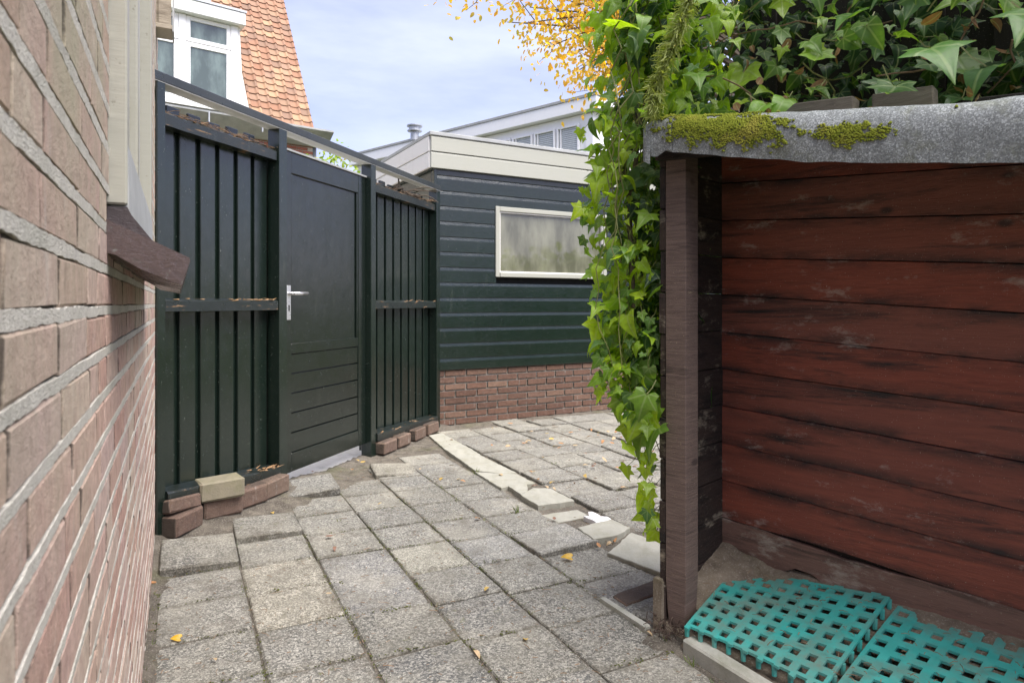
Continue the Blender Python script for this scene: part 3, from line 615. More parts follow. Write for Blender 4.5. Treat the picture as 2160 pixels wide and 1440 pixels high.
# ------------------------------------------------------------------ fence and gate
fence = root('fence', FEN.P(1.5, 0, 0), 'dark green board fence with a high open top beam on both sides of the gate', 'fence')
D3, D2, D0 = 1.20, 2.235, 3.08
def post(d, w=.07, z0=-.05, z1=2.155, b0=-.02, b1=.065):
    mb = MB(); mb.box(FEN, (d - w / 2, d + w / 2), (b0, b1), (z0, z1), 0, .004); mb.build('post', M['fence_v'], fence)
post(D3); post(D2); post(.055, .07, 0); post(D0 + .03, .05)
mb = MB(); mb.box(FEN, (0.004, D0 + .1), (-.025, .068), (2.156, 2.2), 0, .003); mb.build('top_beam', M['rail'], fence)
mb = MB(); mb.box(FEN, (0.02, D0 + .1), (-.022, .065), (2.1535, 2.1557)); mb.build('beam_underside', M['rail_under'], fence)
def panel(d0, d1, nb, zb):
    pitch = (d1 - d0) / nb
    for i in range(nb):
        a = d0 + pitch * i; top = 2.055 + rnd.uniform(-.006, .006)
        mb = MB(); mb.box(FEN, (a + .013, a + pitch - .022 + rnd.uniform(-.003, .003)), (-.032, -.013), (zb + .0, top), 0, .003); mb.build('board', M['fence_v'], fence)
        mb = MB(); mb.box(FEN, (a + pitch - .045, a + pitch + .036), (-.053, -.0335), (zb + .01, top + .035), 0, .003); mb.build('board', M['fence_v'], fence)
    for a, w_ in ((d0 - .10, .15), (d1 - .05, .06)):
        mb = MB(); mb.box(FEN, (a, a + w_), (-.075, -.0545), (.03, 2.05)); mb.build('board', M['fence_v'], fence)
    for (z0, z1, b1, nm) in ((1.965, 2.025, .05, 'rail'), (1.092, 1.148, .058, 'rail'), (zb + .005, zb + .065, .075, 'rail')):
        n = 14; vs = []; L0, L1 = d0 + .003, d1 - .003
        for i in range(n + 1):
            d = L0 + (L1 - L0) * i / n
            if z0 < 1: zz = (d - d0) / (d1 - d0) * .074 if d1 > 2 else (d - d0) / (d1 - d0) * .05
            else: zz = 0
            j = lambda q: rnd.uniform(-q, q)
            vs += [FEN.P(d, -.0125, z0 + zz), FEN.P(d, b1, z0 + zz + j(.001)), FEN.P(d, b1 + .001, z1 + zz - .008 + j(.003)), FEN.P(d, b1 - .008, z1 + zz + j(.003)), FEN.P(d, -.0125, z1 + zz + .008 + j(.002))]
        mb = MB(); mb.add(vs, [tuple(range(4, -1, -1)), tuple(range(n * 5, n * 5 + 5))] + [(i * 5 + q, i * 5 + (q + 1) % 5, (i + 1) * 5 + (q + 1) % 5, (i + 1) * 5 + q) for i in range(n) for q in range(5)])
        rl = mb.build(nm, M['fence_h'], fence)
        sp = MB(); cnt = 46 if d1 > 2 else 22
        for _ in range(cnt):                               # rot splinters along the top of each rail
            d = rnd.uniform(L0, L0 + (L1 - L0) * .55) if z0 > .5 and z0 < 1.5 and rnd.random() < .75 else rnd.uniform(L0, L1)
            if z0 < 1: d = L0 + abs(rnd.gauss(0, .10)) if d1 > 2 else rnd.uniform(L0, L1)
            if not L0 < d < L1: continue
            b_ = rnd.uniform(0, b1); zz = ((d - d0) / (d1 - d0) * (.074 if d1 > 2 else .05)) if z0 < 1 else 0
            p = FEN.P(d, b_, z1 + zz + rnd.uniform(-.004, .005)); dirv = FEN.x * rnd.choice((-1, 1)) + Vector((rnd.gauss(0, .15), rnd.gauss(0, .15), rnd.gauss(0, .14)))
            l = rnd.uniform(.015, .06); w = rnd.uniform(.002, .006); q = p + dirv.normalized() * l
            sp.add([p - FEN.y * w, p + FEN.y * w, q + FEN.y * w * .3, q - FEN.y * w * .3, p + Vector((0, 0, .004))], [(0, 1, 2, 3), (0, 4, 3), (1, 2, 4), (2, 3, 4)])
        tag(sp.build('splinters', M['raw'], rl, fix=False), kind='stuff')
panel(D2 + .037, D0 + .005, 6, .112)
panel(.092, D3 - .037, 8, .05)
gate = root('garden_gate', FEN.P((D2 + D3) / 2, 0, .1), 'dark green panelled garden gate with an aluminium lever handle', 'gate')
g0, g1, gz0, gz1 = D3 + .037, D2 - .037, .100, 2.055; gb0, gb1 = -.02, .02
for a0, a1 in ((g0, g0 + .10), (g1 - .10, g1)):
    mb = MB(); mb.box(FEN, (a0 + .001, a1), (gb0, gb1), (gz0, gz1), 0, .004); mb.build('stile', M['door'], gate)
for z0, z1 in ((gz1 - .13, gz1 - .001), (.82, .885), (gz0 + .001, gz0 + .115)):
    mb = MB(); mb.box(FEN, (g0 + .1005, g1 - .1005), (gb0, gb1 - .0015), (z0, z1), 0, .004); mb.build('rail', M['door'], gate)
mb = MB(); mb.box(FEN, (g0 + .1005, g1 - .1005), (-.008, .004), (.8855, gz1 - .1305)); mb.build('panel', M['door'], gate)
mb = MB()
for bb in ((g0 + .101, g0 + .118), (g1 - .118, g1 - .101)): mb.box(FEN, bb, (.0045, .0165), (.886, gz1 - .131), 0, .004)
mb.build('panel_moulding', M['door'], gate)
for i in range(5):
    z0 = gz0 + .116 + i * .1208
    mb = MB(); mb.box(FEN, (g0 + .101, g1 - .101), (-.012, .014), (z0 + .005, z0 + .1178), 0, .0012); mb.build('plank', M['door'], gate)
mb = MB(); mb.box(FEN, (g0 + .09, g1 - .09), (-.0185, -.0125), (gz0 + .05, .86)); mb.build('backing_board', M['door'], gate)
hp = MB(); hp.box(FEN, (g1 - .082, g1 - .045), (gb1 + .0003, gb1 + .008), (1.03, 1.24), 0, .002)
hd = hp.build('handle_plate', M['alu'], gate)
lv = MB(); lv.tube([FEN.P(g1 - .063, gb1 + .008, 1.19), FEN.P(g1 - .063, gb1 + .045, 1.19)], .0095, 10); lv.tube([FEN.P(g1 - .056, gb1 + .05, 1.19), FEN.P(g1 - .19, gb1 + .05, 1.192)], .0105, 10); lv.build('lever', M['alu'], hd, smooth=True)
kh = MB(); kh.box(FEN, (g1 - .068, g1 - .058), (gb1 + .0083, gb1 + .0105), (1.085, 1.12), 0, .001); kh.build('keyhole', M['black'], hd)
mb = MB(); mb.box(FEN, (g0, g1), (-.03, .03), (gz1 + .001, gz1 + .012)); mb.build('top_capping', M['zinc_dull'], gate)
# dry debris lying on the boards of both panels
mb = MB()
for _ in range(150):
    d = rnd.choice((rnd.uniform(2.2, 3.05), rnd.uniform(.15, 1.1))); p = FEN.P(d, rnd.uniform(-.01, .045), 2.032 + rnd.uniform(0, .012)); t = FEN.x * rnd.choice((-1, 1)) + Vector((rnd.gauss(0, .3), rnd.gauss(0, .3), rnd.gauss(0, .12)))
    l = rnd.uniform(.03, .10); mb.tube([p, p + t.normalized() * l * .5 + Vector((0, 0, .004)), p + t.normalized() * l], .0016, 3)
mb.thing('conifer_litter', M['dry'], 'brown dry conifer needles lying along the top of the fence boards', 'litter', kind='stuff')
mb = MB()
for _ in range(9):
    p = FEN.P(rnd.uniform(.55, .75), .0, 2.06); pts = [p]
    t = FEN.x * rnd.uniform(-.8, -.1) + Vector((rnd.gauss(0, .2), rnd.gauss(0, .2), rnd.uniform(.1, .6)))
    for q in range(5):
        t = (t + Vector((rnd.gauss(0, .5), rnd.gauss(0, .3), rnd.gauss(-.15, .35)))).normalized(); pts.append(pts[-1] + t * .06)
    mb.tube(pts, [.008, .007, .006, .005, .004, .002], 5)
mb.thing('dead_vine', M['bark'], 'dead grey vine twigs tangled on top of the right fence panel', 'twig')

# ------------------------------------------------------------------ loose bricks along the foot of the fence
def lbrick(x, y, z, rz, dims, mat, label, tilt=(0, 0), grp='loose bricks along the foot of the fence'):
    L, Wd, Hh = dims; v, f = chbox(-L / 2, L / 2, -Wd / 2, Wd / 2, 0, Hh, .009)
    v = [(a + rnd.uniform(-.003, .003), b + rnd.uniform(-.003, .003), c + rnd.uniform(-.003, .003)) for a, b, c in v]
    m = MB(); m.add(v, f); o = bpy.data.objects.new('loose_brick', m.mesh('loose_brick', mat))
    link(o, None, Matrix.Translation((x, y, z)) @ Matrix.Rotation(rz, 4, 'Z') @ Matrix.Rotation(tilt[0], 4, 'Y') @ Matrix.Rotation(tilt[1], 4, 'X'))
    return tag(o, label, 'brick', grp)
BD = (.20, .095, .098)
lbrick(-1.575, 3.120, .045, R(80), BD, M['paver'], 'reddish brown brick standing on the tiles against the house corner, lowest left of the pile')
lbrick(-1.500, 3.365, .045, R(48), BD, M['paver'], 'reddish brown brick under the big beige brick')
lbrick(-1.425, 3.535, .046, R(66), BD, M['paver'], 'brown brick with a leaf on it, between the beige brick and the gate post')
lbrick(-1.365, 3.715, .045, R(72), BD, M['paver'], 'brown brick touching the left gate post')
lbrick(-1.590, 3.125, .142, R(74), (.20, .095, .062), M['paver'], 'tilted half buried brown brick lying on top at the left end of the pile', (.10, -.18))
lbrick(-1.495, 3.340, .143, R(40), (.215, .13, .098), M['paverb'], 'big beige mossy brick lying on top of the pile')
for (d, rz, lb) in ((1.06, 71, 'brown brick beside the right gate post under the right fence panel'), (.83, 70, 'brown brick second from the right gate post'), (.55, 73, 'brown brick second from the garage corner'), (.30, 70, 'brown brick at the garage corner')):
    p = FEN.P(d, .085, 0); lbrick(p.x, p.y, .005, R(rz), (.20, .10, .09), M['paver'], lb)

# ------------------------------------------------------------------ green garage
gar = root('garage', GAR.P(1.8, -1.5, 0), 'low dark green clapboard garage on a red brick base with a cream roof edge', 'garage')
GL, GD = 3.9, 3.2
mb = MB(); mb.box(GAR, (0.02, GL), (-GD, -.02), (-.05, .53)); base = mb.build('base_wall', M['gmortar'], gar)
GB = []
for i in range(5):
    vv, f = chbox(-.105, .105, -.06, 0, -.0255, .0255, .003)
    vv = [(x + rnd.uniform(-.0025, .0025), y + rnd.uniform(-.0015, .001), z + rnd.uniform(-.0015, .0015)) for x, y, z in vv]
    m = MB(); m.add(vv, f); GB.append(m.mesh('brick', M['gbrick']))
for c in range(8):
    z = .028 + c * .0648; a = -.005 - (.11 if c % 2 else 0)
    while a < 3.3:
        a0, a1 = max(a, .0), a + .212
        if a1 - a0 > .03: inst('brick', rnd.choice(GB), GAR.M((a0 + a1) / 2, -.006 + rnd.uniform(-.002, .002), z) @ Matrix.Diagonal(((a1 - a0) / .212, 1, 1, 1)), base)
        a += .222
mb = MB(); mb.box(GAR, (.03, GL), (-GD + .03, -.05), (.53, 2.6)); mb.build('core_wall', M['black'], gar)
gw0, gw1, gwz0, gwz1 = .655 * .5 + .0, 2.0 - .1, 1.43, 2.02
gw0, gw1 = .665, 1.905
zs = [.515, .621] + [.621 + .1405 * i for i in range(1, 14)]
for i in range(len(zs) - 1):
    z0, z1 = zs[i], zs[i + 1]
    def clap(a0, a1):
        mb = MB(); t = .006
        n = max(1, int((a1 - a0) / .4))
        # shiplap: flat face with a sloping lip on the upper edge
        prof = [(-.035, z0 + .001), (.012, z0 + .001), (.014, z0 + .005), (.014, z1 - .030), (.0095, z1 - .0025), (.008, z1 - .002), (-.035, z1 - .002)]
        mb.prisma(GAR, prof, a0, a1); mb.build('clapboard', M['clap'], gar)
    if z1 > gwz0 + .02 and z0 < gwz1 - .02: clap(.02, gw0 - .035); clap(gw1 + .035, GL)
    else: clap(.02, GL)
mb = MB(); mb.box(GAR, (-.012, .018), (-.04, .02), (.0, 2.36), 0, .003); mb.build('corner_board', M['clap'], gar)
for i in range(14):                                      # side clapboards seen over the fence
    z0 = .53 + i * .1405
    if z0 > 2.35: break
    mb = MB(); mb.box(GAR, (-.012, .012), (-GD, -.045), (z0 + .002, min(z0 + .137, 2.36)), 0, .003); mb.build('clapboard', M['clap'], gar)
mb = MB(); mb.box(GAR, (-.03, -.013), (-.75, -.66), (.2, 2.2), 0, .003); mb.build('side_trim', M['cream'], gar)
fr = MB(); w = .045
fr.box(GAR, (gw0 - w, gw0), (-.03, .028), (gwz0 - w, gwz1 + w), 0, .004); fr.box(GAR, (gw1, gw1 + w), (-.03, .028), (gwz0 - w, gwz1 + w), 0, .004)
fr.box(GAR, (gw0 + .0005, gw1 - .0005), (-.03, .026), (gwz1, gwz1 + w - .001), 0, .004); fr.box(GAR, (gw0 + .0005, gw1 - .0005), (-.03, .034), (gwz0 - w, gwz0), 0, .004)
gwin = fr.build('window', M['cream'], gar)
mb = MB(); mb.box(GAR, (gw0 + .001, gw1 - .001), (-.022, -.014), (gwz0 + .001, gwz1 - .001)); mb.build('pane', M['glass_g'], gwin)
mb = MB()
for bx_ in (((gw0 + .001, gw0 + .013), (-.013, .012), (gwz0 + .001, gwz1 - .001)), ((gw1 - .013, gw1 - .001), (-.013, .012), (gwz0 + .001, gwz1 - .001)), ((gw0 + .0135, gw1 - .0135), (-.013, .012), (gwz0 + .001, gwz0 + .013)), ((gw0 + .0135, gw1 - .0135), (-.013, .012), (gwz1 - .013, gwz1 - .001))): mb.box(GAR, *bx_)
mb.build('glazing_bead', M['cream2'], gwin)
OV = .055
for (z0, z1, b1) in ((2.365, 2.512, OV), (2.515, 2.655, OV + .004)):
    mb = MB(); mb.prisma(GAR, [(b1 - .03, z0), (b1, z0), (b1, z1 - .018), (b1 - .008, z1 - .002), (b1 - .03, z1 - .002)], -OV, GL + .1); mb.build('fascia_board', M['cream'], gar)
    mb = MB(); mb.box(GAR, (-b1 - .012, -b1 + .014), (-GD - .1, OV - .032), (z0, z1 - .003), 0, .003); mb.build('fascia_board', M['cream2'], gar)
mb = MB(); mb.box(GAR, (-OV - .018, GL + .1), (-GD, OV + .012), (2.656, 2.69), 0, .004); mb.build('roof_trim', M['zinc_dull'], gar)
mb = MB(); mb.box(GAR, (-OV + .02, GL), (-GD, OV - .033), (2.355, 2.366)); mb.build('soffit', M['rail'], gar)

# ------------------------------------------------------------------ tiled house far left
hs = root('tiled_house', HOU.P(-3, -3, 0), 'brick house with an orange tiled roof, white dormer window and grey gutter behind the fence', 'house')
EB = -.40                                                # wall plane behind the gutter
mb = MB(); mb.box(HOU, (-9, 0.1), (-9, EB - .012), (-.1, 4.45)); hw = mb.build('wall', M['hmortar'], hs)
HB = []
for i in range(4):
    vv, f = chbox(-.101, .101, -.05, 0, -.0255, .0255, .002); m = MB(); m.add(vv, f); HB.append(m.mesh('brick', M['hbrick']))
cnt = 0
for c in range(30):
    z = 4.34 - c * .064; a = .10 - (.105 if c % 2 else 0)
    while a > -3.6:
        a1 = a; a0 = a - .201; p = HOU.P((a0 + a1) / 2, EB, z); q = proj(p)
        if 560 < q[0] and q[1] < 350 and cnt < 290:
            inst('brick', rnd.choice(HB), HOU.M((a0 + a1) / 2, EB, z), hw); cnt += 1
        elif 330 < q[0] <= 560 and q[1] < 345 and cnt < 290 and q[1] < 640 - (0.45 * 0 + 300):
            inst('brick', rnd.choice(HB), HOU.M((a0 + a1) / 2, EB, z), hw); cnt += 1
        a -= .211
# gutter with sloping soffit
mb = MB(); mb.prisma(HOU, [(EB + .0, 4.20), (EB + .05, 4.20), (.0, 4.42), (.035, 4.44), (.035, 4.475), (.02, 4.475), (-.03, 4.44), (EB, 4.40)], -9, .36); mb.build('gutter', M['zinc_dull'], hs)
for a in (-1.9, -2.9, -1.0):
    mb = MB(); mb.box(HOU, (a, a + .025), (-.02, .045), (4.24, 4.46), 0, .003); mb.build('gutter_bracket', M['zinc'], hs)
mb = MB(); mb.tube([HOU.P(.14, EB - .03, 4.3), HOU.P(.14, EB - .03, 0)], .04, 10); mb.build('downpipe', M['zinc'], hs, smooth=True)
TH = R(60); RX, RZ = math.cos(TH), math.sin(TH)           # roof slope
def roofP(a, l, h=0): return HOU.P(a, -.05 - RX * l + RZ * h * 1.0, 4.46 + RZ * l + RX * h)
mb = MB(); vs = [roofP(-9, 0, -.05), roofP(-.02, 0, -.05), roofP(-.02, 5.2, -.05), roofP(-9, 5.2, -.05), HOU.P(-9, -8, 4.3), HOU.P(-.02, -8, 4.3)]
mb.add(vs, [(0, 1, 2, 3), (1, 5, 2), (0, 3, 4), (3, 2, 5, 4), (0, 4, 5, 1)]); rf = mb.build('roof', M['batten'], hs)
rt = MB(); TW, TL = .186, .168
prof = [(0, .004), (.012, -.003), (.05, -.005), (.10, -.005), (.130, -.002), (.142, .020), (.158, .030), (.174, .020), (.190, .006)]
vs = [];
for (y, dz) in ((-.022, .009), (-.0215, -.004), (.185, -.009)):
    for x, z in prof: vs.append((x, y, z + dz))
n = len(prof); rt.add(vs, [(r_ * n + i, r_ * n + i + 1, (r_ + 1) * n + i + 1, (r_ + 1) * n + i) for r_ in range(2) for i in range(n - 1)])
rt_me = rt.mesh('roof_tile', M['rooftile'], True)
Xr, Yr, Zr = HOU.x, (-HOU.y * RX + Vector((0, 0, 1)) * RZ), (HOU.y * RZ + Vector((0, 0, 1)) * RX)
far_t = MB(); tcount = 0
for row in range(30):
    for c in range(16):
        a = -.19 - TW * c; l = .02 + TL * row; z = 4.46 + RZ * l
        if a < -1.45 and z < 6.36: continue
        q = proj(roofP(a + .1, l))
        if q[1] < -60 or q[0] < 300: continue
        p = roofP(a, l); m = Matrix(((Xr.x, Yr.x, Zr.x, p.x), (Xr.y, Yr.y, Zr.y, p.y), (Xr.z, Yr.z, Zr.z, p.z), (0, 0, 0, 1))) @ Matrix.Rotation(rnd.gauss(0, .012), 4, 'Z') @ Matrix.Rotation(rnd.gauss(0, .012), 4, 'X')
        if tcount < 298: inst('roof_tile', rt_me, m, rf); tcount += 1
# dormer
DZ0, DZ1 = 4.52, 6.22
mb = MB(); mb.prism(HOU, [(-6, DZ0), (-1.42, DZ0), (-1.42, DZ1), (-6, DZ1)], -2.5, -.06); dm = mb.build('dormer', M['white_d'], hs)
mb = MB(); mb.prism(HOU, [(-1.52, DZ0 - .02), (-1.18, DZ0 - .02), (-1.33, DZ0 + .75), (-1.37, DZ1 - .1), (-1.52, DZ1 - .1)], -.10, -.03); mb.build('corner_board', M['white_d'], dm)
mb = MB(); mb.box(HOU, (-6, -1.30), (-2.6, .12), (6.06, 6.28), 0, .01); mb.build('dormer_roof', M['white_d'], dm)
mb = MB(); mb.box(HOU, (-6, -1.285), (-2.6, .135), (6.281, 6.32)); mb.build('dormer_trim', M['zinc'], dm)
mb = MB(); mb.box(HOU, (-2.3, -1.75), (-.9, -.45), (6.321, 6.75), 0, .01); mb.build('roof_light', M['zinc_dull'], hs)
mb = MB(); mb.box(HOU, (-6, -1.40), (-.06, .06), (4.49, 4.60), 0, .008); mb.build('dormer_sill', M['white'], dm)
fw = MB(); b0, b1 = -.055, .0
fw.box(HOU, (-3.5, -1.405), (-.058, -.051), (4.601, 6.057)); dwin = fw.build('window', M['white'], dm)
for a in (-1.52, -2.36, -3.5):
    mb = MB(); mb.box(HOU, (a, a + .115), (b0, b1), (4.601, 6.055), 0, .006); mb.build('mullion', M['white'], dwin)
for a0, a1 in ((-2.244, -1.521), (-3.384, -2.361)):
    for z0, z1 in ((4.605, 5.60), (5.615, 6.05)):
        s_ = MB(); w = .07
        s_.box(HOU, (a0 + .002, a0 + w), (-.05, -.012), (z0, z1), 0, .006); s_.box(HOU, (a1 - w, a1 - .002), (-.05, -.012), (z0, z1), 0, .006)
        s_.box(HOU, (a0 + w, a1 - w), (-.05, -.014), (z0, z0 + w), 0, .006); s_.box(HOU, (a0 + w, a1 - w), (-.05, -.014), (z1 - w, z1), 0, .006)
        s_.box(HOU, (a0 + w - .005, a1 - w + .005), (-.045, -.038), (z0 + w - .005, z1 - w + .005), 1)
        s_.build('sash', [M['white'], M['glass']], dwin)

# ------------------------------------------------------------------ white building far behind
wb = root('white_building', BLD.P(6, -4, 0), 'long white flat roofed building with a row of windows with blinds behind the garage', 'building')
mb = MB(); mb.box(BLD, (0, 12.2), (-9, -.05), (-.1, 7.0)); mb.build('wall', M['white'], wb)
mb = MB(); mb.box(BLD, (-.25, 12.4), (-9.2, .22), (7.02, 7.40), 0, .01); mb.build('fascia', M['white'], wb)
mb = MB(); mb.box(BLD, (-.28, 12.45), (-9.25, .25), (7.401, 7.50), 0, .01); mb.build('roof_edge', M['zinc_dull'], wb)
mb = MB(); mb.box(BLD, (0, .28), (-.05, .02), (0, 6.95), 0, .01); mb.build('corner_panel', M['white'], wb)
mb = MB(); mb.box(BLD, (4.45, 5.05), (-.05, .02), (4, 6.9), 0, .01); mb.build('wall_panel', M['white'], wb)
for a0 in (.52, 1.46, 2.40, 3.36, 5.3, 6.25, 7.2, 8.15, 9.1):
    f_ = MB(); a1 = a0 + .86; z0, z1 = 4.9, 6.72
    f_.box(BLD, (a0, a0 + .06), (-.04, .05), (z0, z1), 0, .006); f_.box(BLD, (a1 - .06, a1), (-.04, .05), (z0, z1), 0, .006); f_.box(BLD, (a0 + .06, a1 - .06), (-.04, .045), (z1 - .06, z1), 0, .006); f_.box(BLD, (a0 + .06, a1 - .06), (-.04, .045), (5.5, 5.56), 0, .006)
    f_.box(BLD, (a0 + .06, a1 - .06), (-.04, .045), (z0, z0 + .06), 0, .006); f_.box(BLD, (a1 - .16, a1 - .12), (-.04, .03), (z0 + .06, z1 - .06), 0, .006)
    fo = f_.build('window', M['white'], wb)
    g = MB(); g.box(BLD, (a0 + .05, a1 - .05), (-.035, -.028), (z0 + .05, z1 - .05)); g.build('pane', M['glass_w'], fo)
    b_ = MB()
    for i in range(17): b_.box(BLD, (a0 + .07, a1 - .17), (-.026, -.012), (z1 - .12 - i * .062, z1 - .08 - i * .062))
    tag(b_.build('blind', M['blind'], fo), kind=None)
vp = MB(); o_ = (-3.72, 25.0, 7.35); vp.lathe(o_, [(.16, 0), (.16, .34), (.28, .345), (.28, .38), (.22, .385), (.22, .52), (.30, .53), (.30, .57), (.05, .60)], 18)
vp.build('vent_pipe', M['zinc'], wb)

# ------------------------------------------------------------------ lean-to shelter on the right
AS = [-.13, -.05, 0, .2, .4, .6, .8, .9, 1.0, 1.6]
ZL = [1.655, 1.640, 1.624, 1.579, 1.534, 1.499, 1.470, 1.456, 1.44, 1.36]; ZU = [1.752, 1.756, 1.751, 1.715, 1.684, 1.6575, 1.622, 1.617, 1.61, 1.56]
def lin(x, xs, ys):
    for i in range(len(xs) - 1):
        if x <= xs[i + 1]:
            t = (x - xs[i]) / (xs[i + 1] - xs[i]); t = max(0, min(1, t)); return ys[i] * (1 - t) + ys[i + 1] * t
    return ys[-1]
sh = root('wood_shelter', SHD.P(.5, .2, 0), 'low red brown plank shelter with a mossy felt roof edge at the right', 'shed')
SB = .424
p_ = MB(); n = 16; vs = []
for i in range(n + 1):
    t = i / n; z = -.03 + 1.70 * t; q = max(0, (.16 - z) / .19)
    w0 = -.078 + .012 * q * rnd.uniform(.5, 1.5); w1 = -.001 - .016 * q * rnd.uniform(.4, 1.6); y0 = .0 + .010 * q * rnd.random(); y1 = .083; j = lambda: rnd.uniform(-.0008, .0008)
    vs += [SHD.P(w0 + j(), y0 + .002, z), SHD.P(w0 + .002, y0 + j(), z), SHD.P(w1 - .002, y0 + j(), z), SHD.P(w1 + j(), y0 + .002, z), SHD.P(w1, y1, z), SHD.P(w0, y1, z)]
p_.add(vs, [tuple(range(5, -1, -1)), tuple(range(n * 6, n * 6 + 6))] + [(i * 6 + q, i * 6 + (q + 1) % 6, (i + 1) * 6 + (q + 1) % 6, (i + 1) * 6 + q) for i in range(n) for q in range(6)])
p_.build('post', M['post'], sh)
for i in range(12):                                      # siding planks of the left wall
    z0 = .155 + .1440 * i - .144 * 1; z1 = z0 + .141
    if z0 < 0: z0 = .0
    z1 = min(z1, 1.70)
    if z1 - z0 < .02: continue
    mb = MB(); mb.box(SHD, (-.104 + rnd.uniform(-.002, .002), -.0805), (.004 + rnd.uniform(-.004, .004), SB + .03), (z0, z1), 0, .003, .0008); mb.build('side_plank', M['siding'], sh)
mb = MB(); mb.box(SHD, (-.122, -.083), (-.014, .06), (-.05, .17), 0, .004, .004); mb.build('concrete_stub', M['dust'], sh)
mb = MB(); mb.box(SHD, (-.078, -.052), (.088, .16), (1.36, 1.62), 0, .003); mb.build('bracket_block', M['siding'], sh)
ZLIM = lambda a, b: lin(a, AS, ZU) + .05 * (b + .057) / .62 - .012 + .0667 * a
for i in range(11):                                      # back boards; the lowest is rotted along its foot
    z0 = .147 + .1448 * i; z1 = z0 + .1425 + rnd.uniform(-.001, .001); dep = rnd.uniform(-.004, .004)
    mb = MB(); n = 30; a0, a1 = -.08, 1.6; vs = []
    for q in range(n + 1):
        a = a0 + (a1 - a0) * q / n; low = 0; up = 0
        if i == 0:
            low = .045 * max(0, math.sin(a * 7 + .6)) * (a > .15) + rnd.uniform(-.004, .01); up = -.012 * max(0, math.sin(a * 6 - .6)) * (.12 < a < .9) - rnd.uniform(0, .006)
        if i == 1: low = .006 * max(0, math.sin(a * 7 - .8)) - .001
        zz0, zz1 = min(z0 + low, ZLIM(a, SB) - .004), min(z1 + up, ZLIM(a, SB))
        vs += [SHD.P(a, SB + dep, zz0), SHD.P(a, SB + dep, zz1 - .002), SHD.P(a, SB + dep + .002, zz1), SHD.P(a, SB + .022, zz1), SHD.P(a, SB + .022, zz0)]
    mb.add(vs, [tuple(range(4, -1, -1)), tuple(range(n * 5, n * 5 + 5))] + [(u * 5 + w_, u * 5 + (w_ + 1) % 5, (u + 1) * 5 + (w_ + 1) % 5, (u + 1) * 5 + w_) for u in range(n) for w_ in range(5)])
    ob = mb.build('back_board', M['boardlow' if i == 0 else 'board'], sh)
    if i == 0: tag(ob, 'rotten dirty lowest board')
mb = MB(); mb.box(SHD, (-.10, 1.6), (SB + .03, SB + .05), (-.05, 1.66)); mb.build('back_lining', M['darkfence'], sh)
mb = MB(); mb.box(SHD, (1.52, 1.60), (0, SB), (-.2, 1.62)); mb.build('right_wall', M['siding'], sh)
# felt roof: bent over the front edge
def SP(a, b, z): p = SHD.P(a, b, 0); return Vector((p.x, p.y, z))
def felt_pt(a, t):                                     # t 0 at the front lower edge, 1 at the top bend, then back over the roof
    zl, zu = lin(a, AS, ZL), lin(a, AS, ZU); wv = .003 * noise.noise(Vector((a * 5, t * 2, .3))) + .0014 * noise.noise(Vector((a * 22, t * 6, 1.3)))
    zl += .004 * noise.noise(Vector((a * 13, 0, 5)))
    if t <= 1:
        e = t; return SP(a, -.085 + .028 * e * e * e * e - wv * 1.4 - .006 * math.sin(e * 3.1), zl + (zu - zl) * (1 - (1 - e) ** 1.15) - .004 * e ** 6)
    u = t - 1; return SP(a, -.057 + u * .62, zu + .05 * u + wv * 2)
mb = MB(); na, ts = 150, [0, .12, .25, .38, .5, .62, .74, .84, .92, .97, 1.0, 1.03, 1.08, 1.16, 1.3, 1.5, 1.75, 2.0]
vs = []; a0, a1 = -.035, 1.6
for i in range(na + 1):
    a = a0 + (a1 - a0) * i / na
    for t in ts: vs.append(felt_pt(a, t))
nt_ = len(ts); mb.add(vs, [(i * nt_ + q, (i + 1) * nt_ + q, (i + 1) * nt_ + q + 1, i * nt_ + q + 1) for i in range(na) for q in range(nt_ - 1)])
felt = mb.build('felt_roof', M['felt'], sh, smooth=True, fix=False)
mb = MB(); na2 = 14; vs = []                             # separate folded end piece, curling at the left
for i in range(na2 + 1):
    u = i / na2; a = -.098 + .098 * u
    for t in ts[:14]:
        p = felt_pt(max(a, -.1), t); cur = max(0, .35 - u)
        low = max(0, 1 - t) * .02 * math.sin(u * 5)
        vs.append(p + SHD.x * (a - max(a, -.1)) - SHD.y * (.006 + .03 * cur) + Vector((0, 0, -low - .06 * cur * cur - (.016 * u if t < .3 else 0))))
q_ = 14; mb.add(vs, [(i * q_ + j, (i + 1) * q_ + j, (i + 1) * q_ + j + 1, i * q_ + j + 1) for i in range(na2) for j in range(q_ - 1)])
n0 = len(mb.v); vs = []
for i in range(9):                                       # the curl itself
    th = i / 8 * 3.6
    for t in range(7):
        z = 1.745 - t * .018; vs.append(SP(-.075 - .026 * math.sin(th) - .012, -.055 - .030 * (1 - math.cos(th)) + .01, z - .012 * th))
mb.add(vs, [(i * 7 + j, (i + 1) * 7 + j, (i + 1) * 7 + j + 1, i * 7 + j + 1) for i in range(8) for j in range(6)])
tag(mb.build('felt_flap', M['felt'], sh, smooth=True, fix=False), 'torn curled felt end piece')
mb = MB(); mb.box(SHD, (-.10, 1.6), (-.03, .0), (1.615, 1.66)); mb.build('front_beam', M['siding'], sh)
